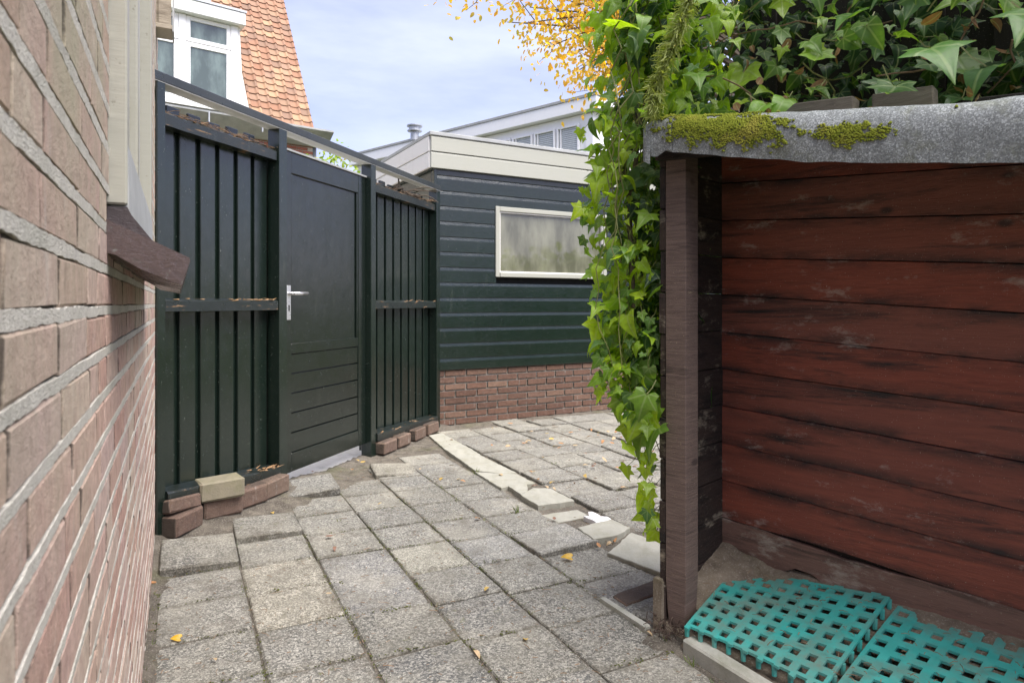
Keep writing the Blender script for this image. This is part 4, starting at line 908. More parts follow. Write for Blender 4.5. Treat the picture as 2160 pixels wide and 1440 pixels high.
# moss cushions on the felt
ms = MB()
ico = [(0, 0, 1), (.9, 0, .4), (.28, .85, .4), (-.73, .53, .4), (-.73, -.53, .4), (.28, -.85, .4), (.7, .5, -.3), (-.27, .83, -.3), (-.88, 0, -.3), (-.27, -.83, -.3), (.7, -.5, -.3)]
icf = [(0, 1, 2), (0, 2, 3), (0, 3, 4), (0, 4, 5), (0, 5, 1), (1, 6, 2), (2, 7, 3), (3, 8, 4), (4, 9, 5), (5, 10, 1), (2, 6, 7), (3, 7, 8), (4, 8, 9), (5, 9, 10), (1, 10, 6)]
def mossf(a, t):
    m1 = math.exp(-((a - .17) / .20) ** 4 - ((t - .58) / .38) ** 2); m2 = math.exp(-((a - .53) / .12) ** 2 - ((t - .44) / .20) ** 2); m3 = .9 * math.exp(-((a - .12) / .2) ** 2 - ((t - 1.0) / .06) ** 2)
    return max(m1, .82 * m2, m3, .8 * math.exp(-((a + .06) / .045) ** 2 - ((t - .93) / .12) ** 2)) + .42 * noise.noise(Vector((a * 22, t * 5, 9))) + .3 * noise.noise(Vector((a * 70, t * 16, 2)))
for _ in range(24000):
    a, t = rnd.uniform(-.12, 1.0), rnd.uniform(.05, 1.2)
    if mossf(a, t) + rnd.gauss(0, .07) < .47: continue
    p = felt_pt(max(a, -.03), t) + SHD.x * min(0, a + .03); r_ = rnd.uniform(.002, .0048)
    if a < 0: p -= SHD.y * .008
    c = Matrix.Translation(p - SHD.y * .001 + Vector((0, 0, .001))) @ Matrix.Rotation(rnd.uniform(0, 6), 4, 'Z') @ Matrix.Diagonal((r_, r_, r_ * rnd.uniform(.7, 1.2), 1))
    ms.tpl(ico, icf, c)
tag(ms.build('moss', M['moss'], sh, smooth=True, fix=False), kind='stuff')
# concrete edging in front of the mats
ED = Fr((.552, 2.125, 0), (.515, -.857, -.02), (.857, .515, 0))
mb = MB(); mb.box(ED, (-.0, 1.3), (0, .055), (-.06, .044), 0, .006, .001); tag(mb.build('kerb', M['curb']), 'straight concrete edging strip in front of the green mats', 'kerb')
# floor of the shelter: dusty dirt rising to the back corner
def floor_z(a, b): return -.09 * max(0, min(1, (.02 - a) / .05)) * max(0, min(1, (.0 - b) / .03)) - .07 * max(0, (-.052 - b) / .023) + .026 + .125 * max(0, (b + .02) / .44) ** 1.2 + .05 * math.exp(-((a + .06) / .07) ** 2 - ((b - .42) / .2) ** 2) + .006 * fbm(a, b, 9) + .004 * fbm(a, b, 40) - .045 * max(0, a) * (1 - max(0, b) / .44) * 1.0
mb = MB(); na, nb = 110, 40; vs = []
for i in range(na + 1):
    for j in range(nb + 1):
        a, b = -.082 + 1.62 * i / na, -.075 + (.52) * j / nb; p = SHD.P(a, b, 0); vs.append((p.x, p.y, floor_z(a, b)))
mb.add(vs, [(i * (nb + 1) + j, (i + 1) * (nb + 1) + j, (i + 1) * (nb + 1) + j + 1, i * (nb + 1) + j + 1) for i in range(na) for j in range(nb)])
mb.build('dirt_floor', M['dust'], sh, smooth=True, fix=False)
# rotten fibres at the foot of the post
mb = MB()
for _ in range(170):
    a, b = rnd.gauss(-.04, .035), rnd.gauss(-.01, .03); p = SHD.P(a, b, rnd.uniform(.005, .05)); t = Vector((rnd.gauss(0, .6), rnd.gauss(0, .6), rnd.gauss(.2, .7))).normalized()
    mb.tube([p, p + t * rnd.uniform(.01, .03)], .0017, 3)
tag(mb.build('rotten_fibres', M['fibre'], sh, fix=False), kind='stuff')

# ------------------------------------------------------------------ green slotted mats
def mat_thing(FL, FRr, BL, BR, nu, nv, label, skip=()):
    c = [SP(q[0], q[1], q[2]) for q in (FL, FRr, BL, BR)]
    def P(u, v, h=0):
        sag = .003 * math.sin(u * 5 + v * 3)
        return c[0] * (1 - u) * (1 - v) + c[1] * u * (1 - v) + c[2] * (1 - u) * v + c[3] * u * v + Vector((0, 0, sag + h))
    o = root('floor_mat', P(.5, .5, -.03), label, 'mat', 'teal plastic floor mats in the shelter')
    mb = MB(); hw = .268; th = .008
    def ring(x0, x1, y0, y1): return [(x0, y0), (x1, y0), (x1, y1), (x0, y1)]
    for i in range(nu):
        for j in range(nv):
            oc = ring(i / nu, (i + 1) / nu, j / nv, (j + 1) / nv)
            ho = [((i + .5 + sx * hw) / nu, (j + .5 + sy * hw) / nv) for sx, sy in ((-1, -1), (1, -1), (1, 1), (-1, 1))]
            if (i, j) in skip: continue
            vs = [P(u, v) for u, v in oc + ho] + [P(u, v, -th) for u, v in oc + ho]
            fs = [(q, (q + 1) % 4, 4 + (q + 1) % 4, 4 + q) for q in range(4)] + [(8 + q, 12 + q, 12 + (q + 1) % 4, 8 + (q + 1) % 4) for q in range(4)] + [(4 + q, 4 + (q + 1) % 4, 12 + (q + 1) % 4, 12 + q) for q in range(4)]
            if j == 0 : fs.append((0, 8, 9, 1))
            if j == nv - 1: fs.append((2, 10, 11, 3))
            if i == 0: fs.append((3, 11, 8, 0))
            if i == nu - 1: fs.append((1, 9, 10, 2))
            mb.add(vs, fs)
            if j == 0:                                   # broken comb teeth on the front edge
                u0, u1 = (i + .02) / nu, (i + .36) / nu; e = -rnd.choice((.1, .22, .3)) / nv
                vs = [P(u0, 0), P(u1, 0), P(u1, e), P(u0, e * .8)]; vs += [v - Vector((0, 0, th)) for v in vs]
                mb.add(vs, [(0, 3, 2, 1), (4, 5, 6, 7), (3, 7, 6, 2), (0, 4, 7, 3), (1, 2, 6, 5)])
            if j == nv - 1 and i % 2 == 0:
                u0, u1 = (i + .0) / nu, (i + .5) / nu; e = 1 + rnd.choice((.15, .3)) / nv
                vs = [P(u0, 1), P(u1, 1), P(u1, e), P(u0, e)]; vs += [v - Vector((0, 0, th)) for v in vs]
                mb.add(vs, [(0, 1, 2, 3), (4, 7, 6, 5), (3, 2, 6, 7), (0, 3, 7, 4), (1, 5, 6, 2)])
    mb.build('grid', M['teal'], o)
    pg = MB()
    for i in range(nu + 1):
        for j in range(nv + 1):
            p = P(i / nu * .99 + .005, j / nv * .985 + .012, -th)
            pg.tube([p, p - Vector((0, 0, .032))], [.009, .008], 7)
    tag(pg.build('pegs', M['teal'], o), kind='stuff')
    return o
mat_thing((.030, -.055, .082), (.462, -.052, .056), (-.010, .408, .128), (.512, .402, .172), 9, 8, 'left teal slotted plastic mat, with dirt on its back corner')
mat_thing((.478, -.045, .046), (1.30, -.05, .020), (.530, .410, .146), (1.36, .41, .142), 15, 8, 'right teal slotted plastic mat lying under the edge of the other')

# dirt that has buried the back left corner of the mat
mb = MB(); n = 26; vs = []
for i in range(n + 1):
    for j in range(n + 1):
        a, b = -.08 + .21 * i / n, .10 + .325 * j / n
        d = (a + .08) / .19 + (.425 - b) / .30; h = .042 * max(0, 1 - d) ** .8 + .008 * fbm(a, b, 14)
        p = SHD.P(a, b, 0); vs.append((p.x, p.y, .070 + .09 * (b + .02) / .44 + h * .75 + .006 * fbm(a, b, 30) - .05 * max(0, d - .8)))
mb.add(vs, [(i * (n + 1) + j, (i + 1) * (n + 1) + j, (i + 1) * (n + 1) + j + 1, i * (n + 1) + j + 1) for i in range(n) for j in range(n)])
tag(mb.build('dirt_heap', M['dust'], None, smooth=True, fix=False), 'grey dusty dirt heaped in the back corner over the left mat', 'dirt', kind='stuff')

# ------------------------------------------------------------------ foliage
def leaf_mesh(name, outline, mat, fold=.25, droop=.3, scale=1.0):
    # outline: half profile (x>=0) from stalk to tip; y along the leaf; ribs give it a fold and curl
    vs, fs, uv = [], [], []
    n = len(outline); ys = [p[1] for p in outline]; y0, y1 = min(ys), max(ys)
    def z(x, y): return fold * abs(x) * .6 - droop * (y - .25) ** 2 - .35 * fold * x * x * 2
    mid = []
    for i, (x, y) in enumerate(outline): mid.append((0, min(max(y * .92 + .02, .0), 1)))
    for i in range(n): vs.append((0, mid[i][1], z(0, mid[i][1])))
    for s_ in (1, -1):
        for i in range(n): x, y = outline[i]; vs.append((s_ * x * .55, (y + mid[i][1]) / 2, z(x * .55, (y + mid[i][1]) / 2) + .02))
        for i in range(n): x, y = outline[i]; vs.append((s_ * x, y, z(x, y)))
    for k2, s_ in enumerate((1, -1)):
        A, B = n + k2 * 2 * n, n + k2 * 2 * n + n
        for i in range(n - 1):
            f1, f2 = (i, A + i, A + i + 1, i + 1), (A + i, B + i, B + i + 1, A + i + 1)
            fs += [f1, f2] if s_ > 0 else [tuple(reversed(f1)), tuple(reversed(f2))]
    me = bpy.data.meshes.new(name); me.from_pydata([(a * scale, b * scale, c * scale) for a, b, c in vs], [], fs); me.materials.append(mat)
    me.polygons.foreach_set('use_smooth', [True] * len(fs))
    tag_uv(me, lambda co: (.5 + co.x / scale * .5, .22 + co.y / scale * .7)); me.update()
    return me, [(a * scale, b * scale, c * scale) for a, b, c in vs], fs
IVY_O = [[(.02, .0), (.20, -.17), (.42, -.18), (.37, .02), (.64, .24), (.31, .35), (.26, .45), (.12, .74), (.0, 1.02)],
         [(.02, .0), (.22, -.15), (.40, -.09), (.36, .10), (.54, .37), (.27, .45), (.22, .57), (.10, .80), (.0, 1.0)],
         [(.02, .0), (.26, -.16), (.40, -.06), (.40, .16), (.36, .34), (.30, .52), (.20, .72), (.08, .92), (.0, 1.02)]]
IVY = [leaf_mesh('leaf', IVY_O[i % 3], M['leaf_ivy'], f_, d_) for i, (f_, d_) in enumerate(((.4, .5), (.8, .6), (.3, .9), (1.1, .3), (.6, -.4), (.9, .8)))]
IVYS = [m for m in IVY]
OV_O = [(.01, 0), (.16, .08), (.25, .28), (.27, .5), (.22, .72), (.11, .9), (0, 1)]
OVAL = [leaf_mesh('leaf', OV_O, M['leaf_yel'], f_, d_) for f_, d_ in ((.3, .3), (.6, .1), (.1, .6))]
FALL = [leaf_mesh('leaf', OV_O, M['leaf_fall'], f_, d_) for f_, d_ in ((.5, .5), (.9, -.3), (.3, .8))]
DEAD = [leaf_mesh('leaf', OV_O, M['leaf_dead'], f_, d_) for f_, d_ in ((.9, .6), (.6, -.5))]
def leaf_m(p, nrm, tip, size):
    z = Vector(nrm).normalized(); y = Vector(tip); y = (y - z * y.dot(z)).normalized(); x = y.cross(z)
    return Matrix(((x.x, y.x, z.x, p[0]), (x.y, y.y, z.y, p[1]), (x.z, y.z, z.z, p[2]), (0, 0, 0, 1))) @ Matrix.Diagonal((size, size, size, 1))
def rv(s=1.0): return Vector((rnd.gauss(0, s), rnd.gauss(0, s), rnd.gauss(0, s)))
class LeafStuff:
    def __init__(s): s.v, s.f, s.uv = [], [], []
    def add(s, vs, fs, m):
        n = len(s.v); s.v += [tuple(m @ Vector(v)) for v in vs]; s.uv += [(.5 + v[0] * .5, .22 + v[1] * .7) for v in vs]; s.f += [tuple(i + n for i in f) for f in fs]
    def build(s, name, mat, parent):
        me = bpy.data.meshes.new(name); me.from_pydata(s.v, [], s.f); me.materials.append(mat)
        l = me.uv_layers.new(name='UVMap'); li = [0] * len(me.loops); me.loops.foreach_get('vertex_index', li)
        l.data.foreach_set('uv', [c for i in li for c in s.uv[i]]); me.polygons.foreach_set('use_smooth', [True] * len(s.f))
        return tag(link(bpy.data.objects.new(name, me), parent), kind='stuff')
def mixc(a, b, t): return tuple(x * (1 - t) + y * t for x, y in zip(a, b))
YOUNG, MID, OLD = (.38, .52, .022), (.20, .34, .03), (.075, .155, .055)

# ivy hanging over the left side of the shelter
ivy = root('ivy', SHD.P(-.16, .1, 0), 'bright green ivy hanging down over the left side of the shelter', 'climbing plant')
def out_w(z):                                            # how far the curtain stands out from the planks at height z
    return lin(z, [.25, .45, .72, .80, 1.0, 1.3, 1.6, 1.8, 2.0, 2.4], [.03, .07, .13, .22, .26, .295, .32, .32, .30, .29])
stems = MB(); vines = []
for i in range(17):
    b = rnd.uniform(-.04, .42); z = rnd.uniform(1.9, 2.4); o_ = rnd.uniform(.02, .1); pts = []
    zend = rnd.choice((.28, .5, .7, .75, .85, 1.1))
    while z > zend:
        w_ = out_w(z); o_ += (rnd.uniform(.1, .9) * w_ - o_) * .35; b += rnd.gauss(0, .02); pts.append(SHD.P(-.105 - o_, b, z + .0667 * 0)); z -= .07
    if len(pts) > 3: stems.tube(pts, [.0034 * (1 - .6 * j / len(pts)) for j in range(len(pts))], 5); vines.append(pts)
for pts in [[SHD.P(-.30, .10, 1.95), SHD.P(-.24, .08, 1.8), SHD.P(-.235, .06, 1.65), SHD.P(-.26, .05, 1.5), SHD.P(-.24, .03, 1.3), SHD.P(-.22, .02, 1.1)], [SHD.P(-.2, .2, 2.2), SHD.P(-.24, .16, 2.0), SHD.P(-.23, .1, 1.82), SHD.P(-.27, .08, 1.7), SHD.P(-.30, .05, 1.55)]]: stems.tube(pts, .009, 6, 1)
ivy_l = []
def ivy_leaf(p, size, nrm, tip, col):
    ivy_l.append((leaf_m(p, nrm, tip, size), col)); base = Vector(p); end = base - Vector(tip).normalized() * size * rnd.uniform(.5, 1.2) - Vector(nrm).normalized() * size * .5
    stems.tube([base, (base + end) / 2 + rv(.006), end], .0011 + size * .006, 3)
tries = 0
while len(ivy_l) < 330:
    z = rnd.choice((rnd.uniform(.28, 2.35), rnd.uniform(.8, 2.35))); w_ = out_w(z); f_ = rnd.random() ** .75
    if z < .72 and rnd.random() < .72: continue
    o_ = w_ * f_; b = rnd.uniform(-.07, .34) if z > .8 else rnd.uniform(-.04, .08)
    p = SHD.P(-.105 - o_, b, z); 
    nrm = Vector((-.45, -.55, .45)) + rv(.42); tip = Vector((-.35, -.15, -1)) + rv(.35)
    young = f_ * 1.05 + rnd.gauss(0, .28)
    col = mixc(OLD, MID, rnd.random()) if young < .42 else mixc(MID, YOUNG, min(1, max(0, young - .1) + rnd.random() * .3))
    ivy_leaf(p, min(.13, max(.03, rnd.lognormvariate(math.log(.053), .38))), nrm, tip, col)
ivy_l = ivy_l[:282]
for b, z, o_, sz in ((-.02, .80, .10, .075), (.0, .76, .16, .08), (-.03, .72, .06, .10), (.01, .68, .13, .09), (-.02, .66, .05, .11), (-.05, .62, .10, .07), (.0, .585, .04, .06), (-.03, .55, .03, .055), (-.01, .53, .12, .065), (-.03, .50, .02, .05), (.0, .47, .03, .06), (-.04, .44, .015, .045), (-.02, .40, .03, .05), (0, .37, .02, .06), (-.01, .60, .02, .06), (-.05, .70, .01, .05), (-.04, .90, .01, .06)):
    ivy_leaf(SHD.P(-.108 - o_, b, z), sz, Vector((-.4, -.7, .35)) + rv(.35), Vector((-.3, -.1, -1)) + rv(.3), mixc(OLD, YOUNG, rnd.random()))
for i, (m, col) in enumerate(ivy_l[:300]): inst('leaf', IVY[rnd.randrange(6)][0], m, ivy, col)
lo = LeafStuff()
for _ in range(820):
    z = rnd.choice((rnd.uniform(.72, 1.5), rnd.uniform(.72, 2.4))); f_ = rnd.random() ** .6
    p = SHD.P(-.105 - out_w(z) * f_, rnd.uniform(-.06, .36), z); q = IVY[rnd.randrange(6)]
    lo.add(q[1], q[2], leaf_m(p, Vector((-.45, -.55, .45)) + rv(.45), Vector((-.35, -.15, -1)) + rv(.4), min(.12, rnd.lognormvariate(math.log(.048), .36))))
for _ in range(240):
    z = rnd.uniform(1.72, 2.4); p = SP(rnd.uniform(-.34, .06), rnd.uniform(.0, .3), z); q = IVY[rnd.randrange(6)]
    lo.add(q[1], q[2], leaf_m(p, Vector((-.4, -.6, .45)) + rv(.45), Vector((-.3, -.15, -1)) + rv(.4), min(.12, rnd.lognormvariate(math.log(.055), .36))))
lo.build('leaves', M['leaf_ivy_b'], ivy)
ls = LeafStuff()
for m, col in ivy_l[300:]:
    q = IVY[rnd.randrange(6)]; ls.add(q[1], q[2], m)
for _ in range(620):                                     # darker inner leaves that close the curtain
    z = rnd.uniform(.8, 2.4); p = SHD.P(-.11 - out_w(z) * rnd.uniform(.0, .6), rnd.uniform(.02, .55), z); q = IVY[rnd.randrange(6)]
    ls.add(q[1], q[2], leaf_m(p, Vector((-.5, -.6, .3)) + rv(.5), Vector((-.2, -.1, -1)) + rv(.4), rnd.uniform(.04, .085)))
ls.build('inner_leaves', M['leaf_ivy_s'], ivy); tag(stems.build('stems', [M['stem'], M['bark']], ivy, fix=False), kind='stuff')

# old board fence and ivy bank above and behind the shelter roof
bf = root('board_fence', SHD.P(.6, .62, 0), 'dark old board fence hidden behind the ivy above the shelter', 'fence')
for i in range(15):
    a = -.12 + .145 * i; mb = MB(); mb.box(SHD, (a, a + .156), (.66 + (i % 2) * .013, .672 + (i % 2) * .013), (0, 2.9), 0, .002); mb.build('board', M['darkfence'], bf)
for (pa, pb, z0, L, hgt, rz, lb) in ((.36, .16, 1.712, .24, .05, .06, 'long weathered grey plank lying on the felt roof behind the moss'), (.60, .20, 1.690, .16, .062, -.05, 'short grey timber block with a sawn end lying on the roof'), (.80, .30, 1.668, .22, .045, .02, 'dark old plank lying at the back of the roof beside the short block')):
    fr_ = Fr(SP(pa, pb, z0), (SHD.x.normalized() + SHD.y * rz).normalized(), SHD.y)
    mb = MB(); mb.box(fr_, (-L / 2, L / 2), (-.03, .03), (0, hgt), 0, .003, .001); mb.thing('plank', M['plank' if pa < .7 else 'darkfence'], lb, 'plank', 'old planks on the shelter roof')
iv2 = root('ivy', SHD.P(.6, .45, 1.7), 'dark green ivy with large leaves over the top of the felt roof', 'climbing plant')
st2 = MB(); i2 = []
def roof_top(a): return lin(a, AS, ZU)
for _ in range(250):
    a = rnd.uniform(-.28, 1.15); h = rnd.random() ** .8; zt = roof_top(a) + .045 + h * .62; b = .10 + .38 * rnd.random() + (.12 if h < .25 else 0)
    if h > .2: b -= .12 * h
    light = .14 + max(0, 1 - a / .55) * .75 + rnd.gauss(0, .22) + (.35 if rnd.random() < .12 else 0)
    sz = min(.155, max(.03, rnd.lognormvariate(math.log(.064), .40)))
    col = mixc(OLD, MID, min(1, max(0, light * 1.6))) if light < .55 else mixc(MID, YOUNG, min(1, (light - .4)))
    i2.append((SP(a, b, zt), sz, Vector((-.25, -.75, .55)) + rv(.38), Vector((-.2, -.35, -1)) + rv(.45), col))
for (a, b, dz, sz, col) in ((.60, .10, .085, .125, (.07, .15, .035)), (.70, .03, .17, .150, (.085, .20, .035)), (.80, .18, .15, .11, OLD), (.92, .05, .22, .14, (.08, .18, .035)), (.26, .04, .05, .10, (.16, .30, .03)), (.31, .06, .07, .09, (.17, .32, .03)), (.40, .08, .20, .10, MID), (.66, .08, .40, .15, (.07, .17, .035)), (.50, .08, .30, .10, (.10, .22, .03))):
    i2.append((SP(a, b, roof_top(a) + dz), sz, Vector((-.2, -.6, .75)) + rv(.2), Vector((-.5, -.3, -.7)) + rv(.3), col))
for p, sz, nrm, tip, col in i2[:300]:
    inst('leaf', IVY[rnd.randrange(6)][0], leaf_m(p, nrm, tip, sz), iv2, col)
    end = p + Vector((rnd.uniform(-.5, .8), .6, rnd.uniform(.2, .9))).normalized() * sz * rnd.uniform(.6, 1.4); st2.tube([p, (p + end) / 2 + Vector((0, 0, -.008)), end], .0012 + sz * .007, 3)
for _ in range(26):
    a = rnd.uniform(-.25, 1.15); p = SP(a, rnd.uniform(.15, .5), roof_top(a) + rnd.uniform(.02, .5)); pts = [p]
    t = Vector((rnd.gauss(0, 1), rnd.gauss(-.3, .3), rnd.gauss(.2, .6))).normalized()
    for q in range(5): t = (t + rv(.3)).normalized(); pts.append(pts[-1] + t * .05)
    st2.tube(pts, .003, 4, rnd.choice((0, 1, 1)))
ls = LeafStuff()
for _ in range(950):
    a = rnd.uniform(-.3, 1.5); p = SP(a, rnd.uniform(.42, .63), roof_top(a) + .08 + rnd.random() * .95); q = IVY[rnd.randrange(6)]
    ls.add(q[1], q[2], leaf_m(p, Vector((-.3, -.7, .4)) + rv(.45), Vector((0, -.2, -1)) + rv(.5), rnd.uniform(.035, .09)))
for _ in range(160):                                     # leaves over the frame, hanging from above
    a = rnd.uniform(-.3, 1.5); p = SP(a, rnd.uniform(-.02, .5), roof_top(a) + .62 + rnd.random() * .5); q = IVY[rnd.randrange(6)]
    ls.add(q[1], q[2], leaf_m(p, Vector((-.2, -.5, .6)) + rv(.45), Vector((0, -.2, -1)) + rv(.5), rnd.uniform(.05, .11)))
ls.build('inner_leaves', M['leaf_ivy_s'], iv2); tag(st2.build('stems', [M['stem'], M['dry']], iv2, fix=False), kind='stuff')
dl = LeafStuff()
for _ in range(75):
    a = rnd.uniform(-.05, 1.2); p = SP(a, rnd.uniform(.12, .6), roof_top(a) + .04 + rnd.random() ** 2 * .33); q = DEAD[rnd.randrange(2)]
    dl.add(q[1], q[2], leaf_m(p, Vector((0, -.6, .5)) + rv(.7), Vector((0, -.2, -1)) + rv(.8), rnd.uniform(.035, .065)))
tag(dl.build('dead_leaves', M['leaf_dead'], None), 'brown dead leaves caught under the ivy on the roof', 'leaf litter')
# drooping mossy conifer twig over the roof corner
tw = root('conifer_twig', SP(-.02, .05, 1.8), 'drooping yellow green mossy conifer twig hanging in front of the ivy', 'twig')
mb = MB(); pts = [SP(.13, -.06, 2.32), SP(.09, -.08, 2.18), SP(.045, -.09, 2.05), SP(.0, -.10, 1.95), SP(-.04, -.105, 1.85), SP(-.055, -.10, 1.768)]
mb.tube(pts, [.006, .005, .004, .0035, .003, .002], 5); mb.build('twig', M['dry'], tw, fix=False)
fo = LeafStuff()
for _ in range(2600):
    t = rnd.random(); i = min(4, int(t * 5)); p = pts[i].lerp(pts[i + 1], t * 5 - i)
    d = Vector((-.45, -.1, -.8)) + rv(.28); l = rnd.uniform(.02, .075) * (1.1 - .4 * t); q = p + d * l * rnd.random() + rv(.008)
    fo.add([(-.06, 0, 0), (.06, 0, 0), (.03, 1, 0), (-.03, 1, 0)], [(0, 1, 2, 3)], leaf_m(q, rv(1), d + rv(.35), rnd.uniform(.018, .04)))
fo.build('needles', M['needle_y'], tw)

# yellow autumn tree beyond the garage roof
yt = root('autumn_tree', (3.4, 9.2, 0), 'tree with yellow orange autumn leaves reaching in from the upper right', 'tree')
tr = MB(); trunk = [(3.4, 9.2, -.1), (3.35, 9.1, 1.5), (3.2, 8.9, 3.2), (3.0, 8.6, 4.8), (2.9, 8.4, 6.2)]
tr.tube(trunk, [.17, .15, .12, .09, .05], 8); tr.build('trunk', M['bark'], yt, smooth=True)
br = MB(); tips = []
targets = [(-.75, 7.3, 4.68), (-.45, 7.2, 4.6), (-.1, 7.4, 4.35), (.25, 7.3, 4.5), (.3, 7.5, 4.05), (.55, 7.2, 4.2), (.75, 7.4, 3.95), (.85, 7.2, 3.7), (1.0, 7.3, 3.55), (1.0, 7.4, 4.3), (1.2, 7.6, 3.4), (.7, 7.6, 4.6), (1.25, 7.5, 4.0), (.0, 7.0, 4.75), (.95, 7.2, 4.75), (1.4, 7.5, 4.5), (-.6, 7.1, 4.78), (.1, 7.2, 4.2), (.9, 7.3, 3.45), (.75, 7.2, 3.6), (1.1, 7.3, 3.85), (.45, 7.3, 3.95)]
for tg in targets:
    a = Vector(trunk[3]).lerp(Vector(trunk[2]), rnd.random()); b = Vector(tg); pts = [a]
    for q in (.25, .5, .75, 1): pts.append(a.lerp(b, q) + Vector((0, 0, .35 * math.sin(q * 3.14) )) + rv(.05))
    br.tube(pts, [.04, .028, .018, .011, .005], 5); tips.append(pts)
    for _ in range(5):
        s0 = rnd.randrange(2, 4); o_ = pts[s0].lerp(pts[s0 + 1], rnd.random()); t = (b - a).normalized() + rv(.5); e = o_ + t * rnd.uniform(.2, .45); br.tube([o_, (o_ + e) / 2 + rv(.03), e], [.007, .005, .002], 4); tips.append([o_, o_.lerp(e, .5), e])
br.build('branches', M['bark'], yt, fix=False)
yl = []
for _ in range(5600):
    pts = rnd.choice(tips); i = rnd.randrange(max(0, len(pts) - 3), len(pts) - 1); p = pts[i].lerp(pts[i + 1], rnd.random()) + Vector((rnd.gauss(0, .125), rnd.gauss(0, .16), rnd.gauss(-.04, .12)))
    yl.append(p)
ls = LeafStuff(); vis = [p for p in yl if (q := proj(p)) and 900 < q[0] < 1310 and 0 < q[1] < 250]; ids = set(id(p) for p in vis[:300])
for p in yl:
    sz = rnd.uniform(.045, .075); m = leaf_m(p, Vector((-.2, -.6, .4)) + rv(.6), Vector((0, 0, -1)) + rv(.6), sz); q = OVAL[rnd.randrange(3)]
    if id(p) in ids: inst('leaf', q[0], m, yt)
    else: ls.add(q[1], q[2], m)
for _ in range(1500):
    p = Vector((3.0, 8.4, 6.0)) + Vector((rnd.gauss(0, 1.0), rnd.gauss(0, 1.0), rnd.gauss(0, .9))); q = OVAL[rnd.randrange(3)]; ls.add(q[1], q[2], leaf_m(p, rv(1), Vector((0, 0, -1)) + rv(.6), .085))
ls.build('crown', M['leaf_yel'], yt)
def needle_tree(name, base, hgt, rad, n, label, mat=M['needle'], sz=(.10, .2)):
    o = root(name, base, label, 'tree'); mb = MB(); b = Vector(base); mb.tube([b, b + Vector((0, 0, hgt * .5)), b + Vector((0, 0, hgt))], [hgt * .022, hgt * .015, .02], 7); mb.build('trunk', M['bark'], o)
    ls = LeafStuff()
    for _ in range(n):
        t = rnd.random() ** .7; z = hgt * (.12 + .88 * t); r_ = rad * (1 - t * .8) * math.sqrt(rnd.random()) * (1 + .25 * math.sin(z * 5 + rnd.random())); th = rnd.uniform(0, 6.283)
        p = b + Vector((r_ * math.cos(th), r_ * math.sin(th), z)); d = Vector((math.cos(th), math.sin(th), -.5)) + rv(.4)
        ls.add([(-.13, 0, 0), (.13, 0, 0), (.07, 1, -.1), (-.07, 1, -.1)], [(0, 1, 2, 3)], leaf_m(p, Vector((0, 0, 1)) + rv(.6), d, rnd.uniform(*sz)))
    ls.build('crown', mat, o); return o
needle_tree('conifer', (2.35, 9.9, 0), 7.5, 1.25, 5200, 'dark green conifer behind the yellow autumn leaves')
# light green bush behind the gate
def leafy(name, base, cen, rad, n, mat, label, cat, sz, trunk_h):
    o = root(name, base, label, cat); mb = MB(); b = Vector(base)
    for _ in range(5): e = Vector(cen) + Vector((rnd.gauss(0, rad[0] * .4), rnd.gauss(0, rad[1] * .4), rnd.gauss(0, rad[2] * .4))); mb.tube([b, b.lerp(e, .5) + Vector((0, 0, .1)), e], [.05 * trunk_h, .03 * trunk_h, .008], 5)
    mb.build('trunk', M['bark'], o, fix=False); ls = LeafStuff()
    cl = [Vector(cen) + Vector((rnd.gauss(0, rad[0] * .55), rnd.gauss(0, rad[1] * .55), rnd.gauss(0, rad[2] * .55))) for _ in range(max(10, n // 60))]
    for _ in range(n):
        p = rnd.choice(cl) + Vector((rnd.gauss(0, rad[0] * .22), rnd.gauss(0, rad[1] * .22), rnd.gauss(0, rad[2] * .2))); q = OVAL[rnd.randrange(3)]
        ls.add(q[1], q[2], leaf_m(p, Vector((0, -.3, .6)) + rv(.6), Vector((0, 0, -1)) + rv(.7), rnd.uniform(*sz)))
    ls.build('crown', mat, o); return o
leafy('shrub', (-2.75, 10.6, 0), (-2.75, 10.6, 2.75), (.55, .5, .62), 2600, M['leaf_lime'], 'light green leafy shrub behind the gate between the two houses', 'bush', (.06, .10), .8)
# garden trees to the right of the picture: they shade the shelter and show in the window glass
leafy('garden_tree', (6.6, 2.0, 0), (6.6, 2.2, 1.3), (1.0, 2.8, .75), 4200, M['leaf_green'], 'leafy garden tree standing to the right of the shelter', 'tree', (.16, .28), 2.0)

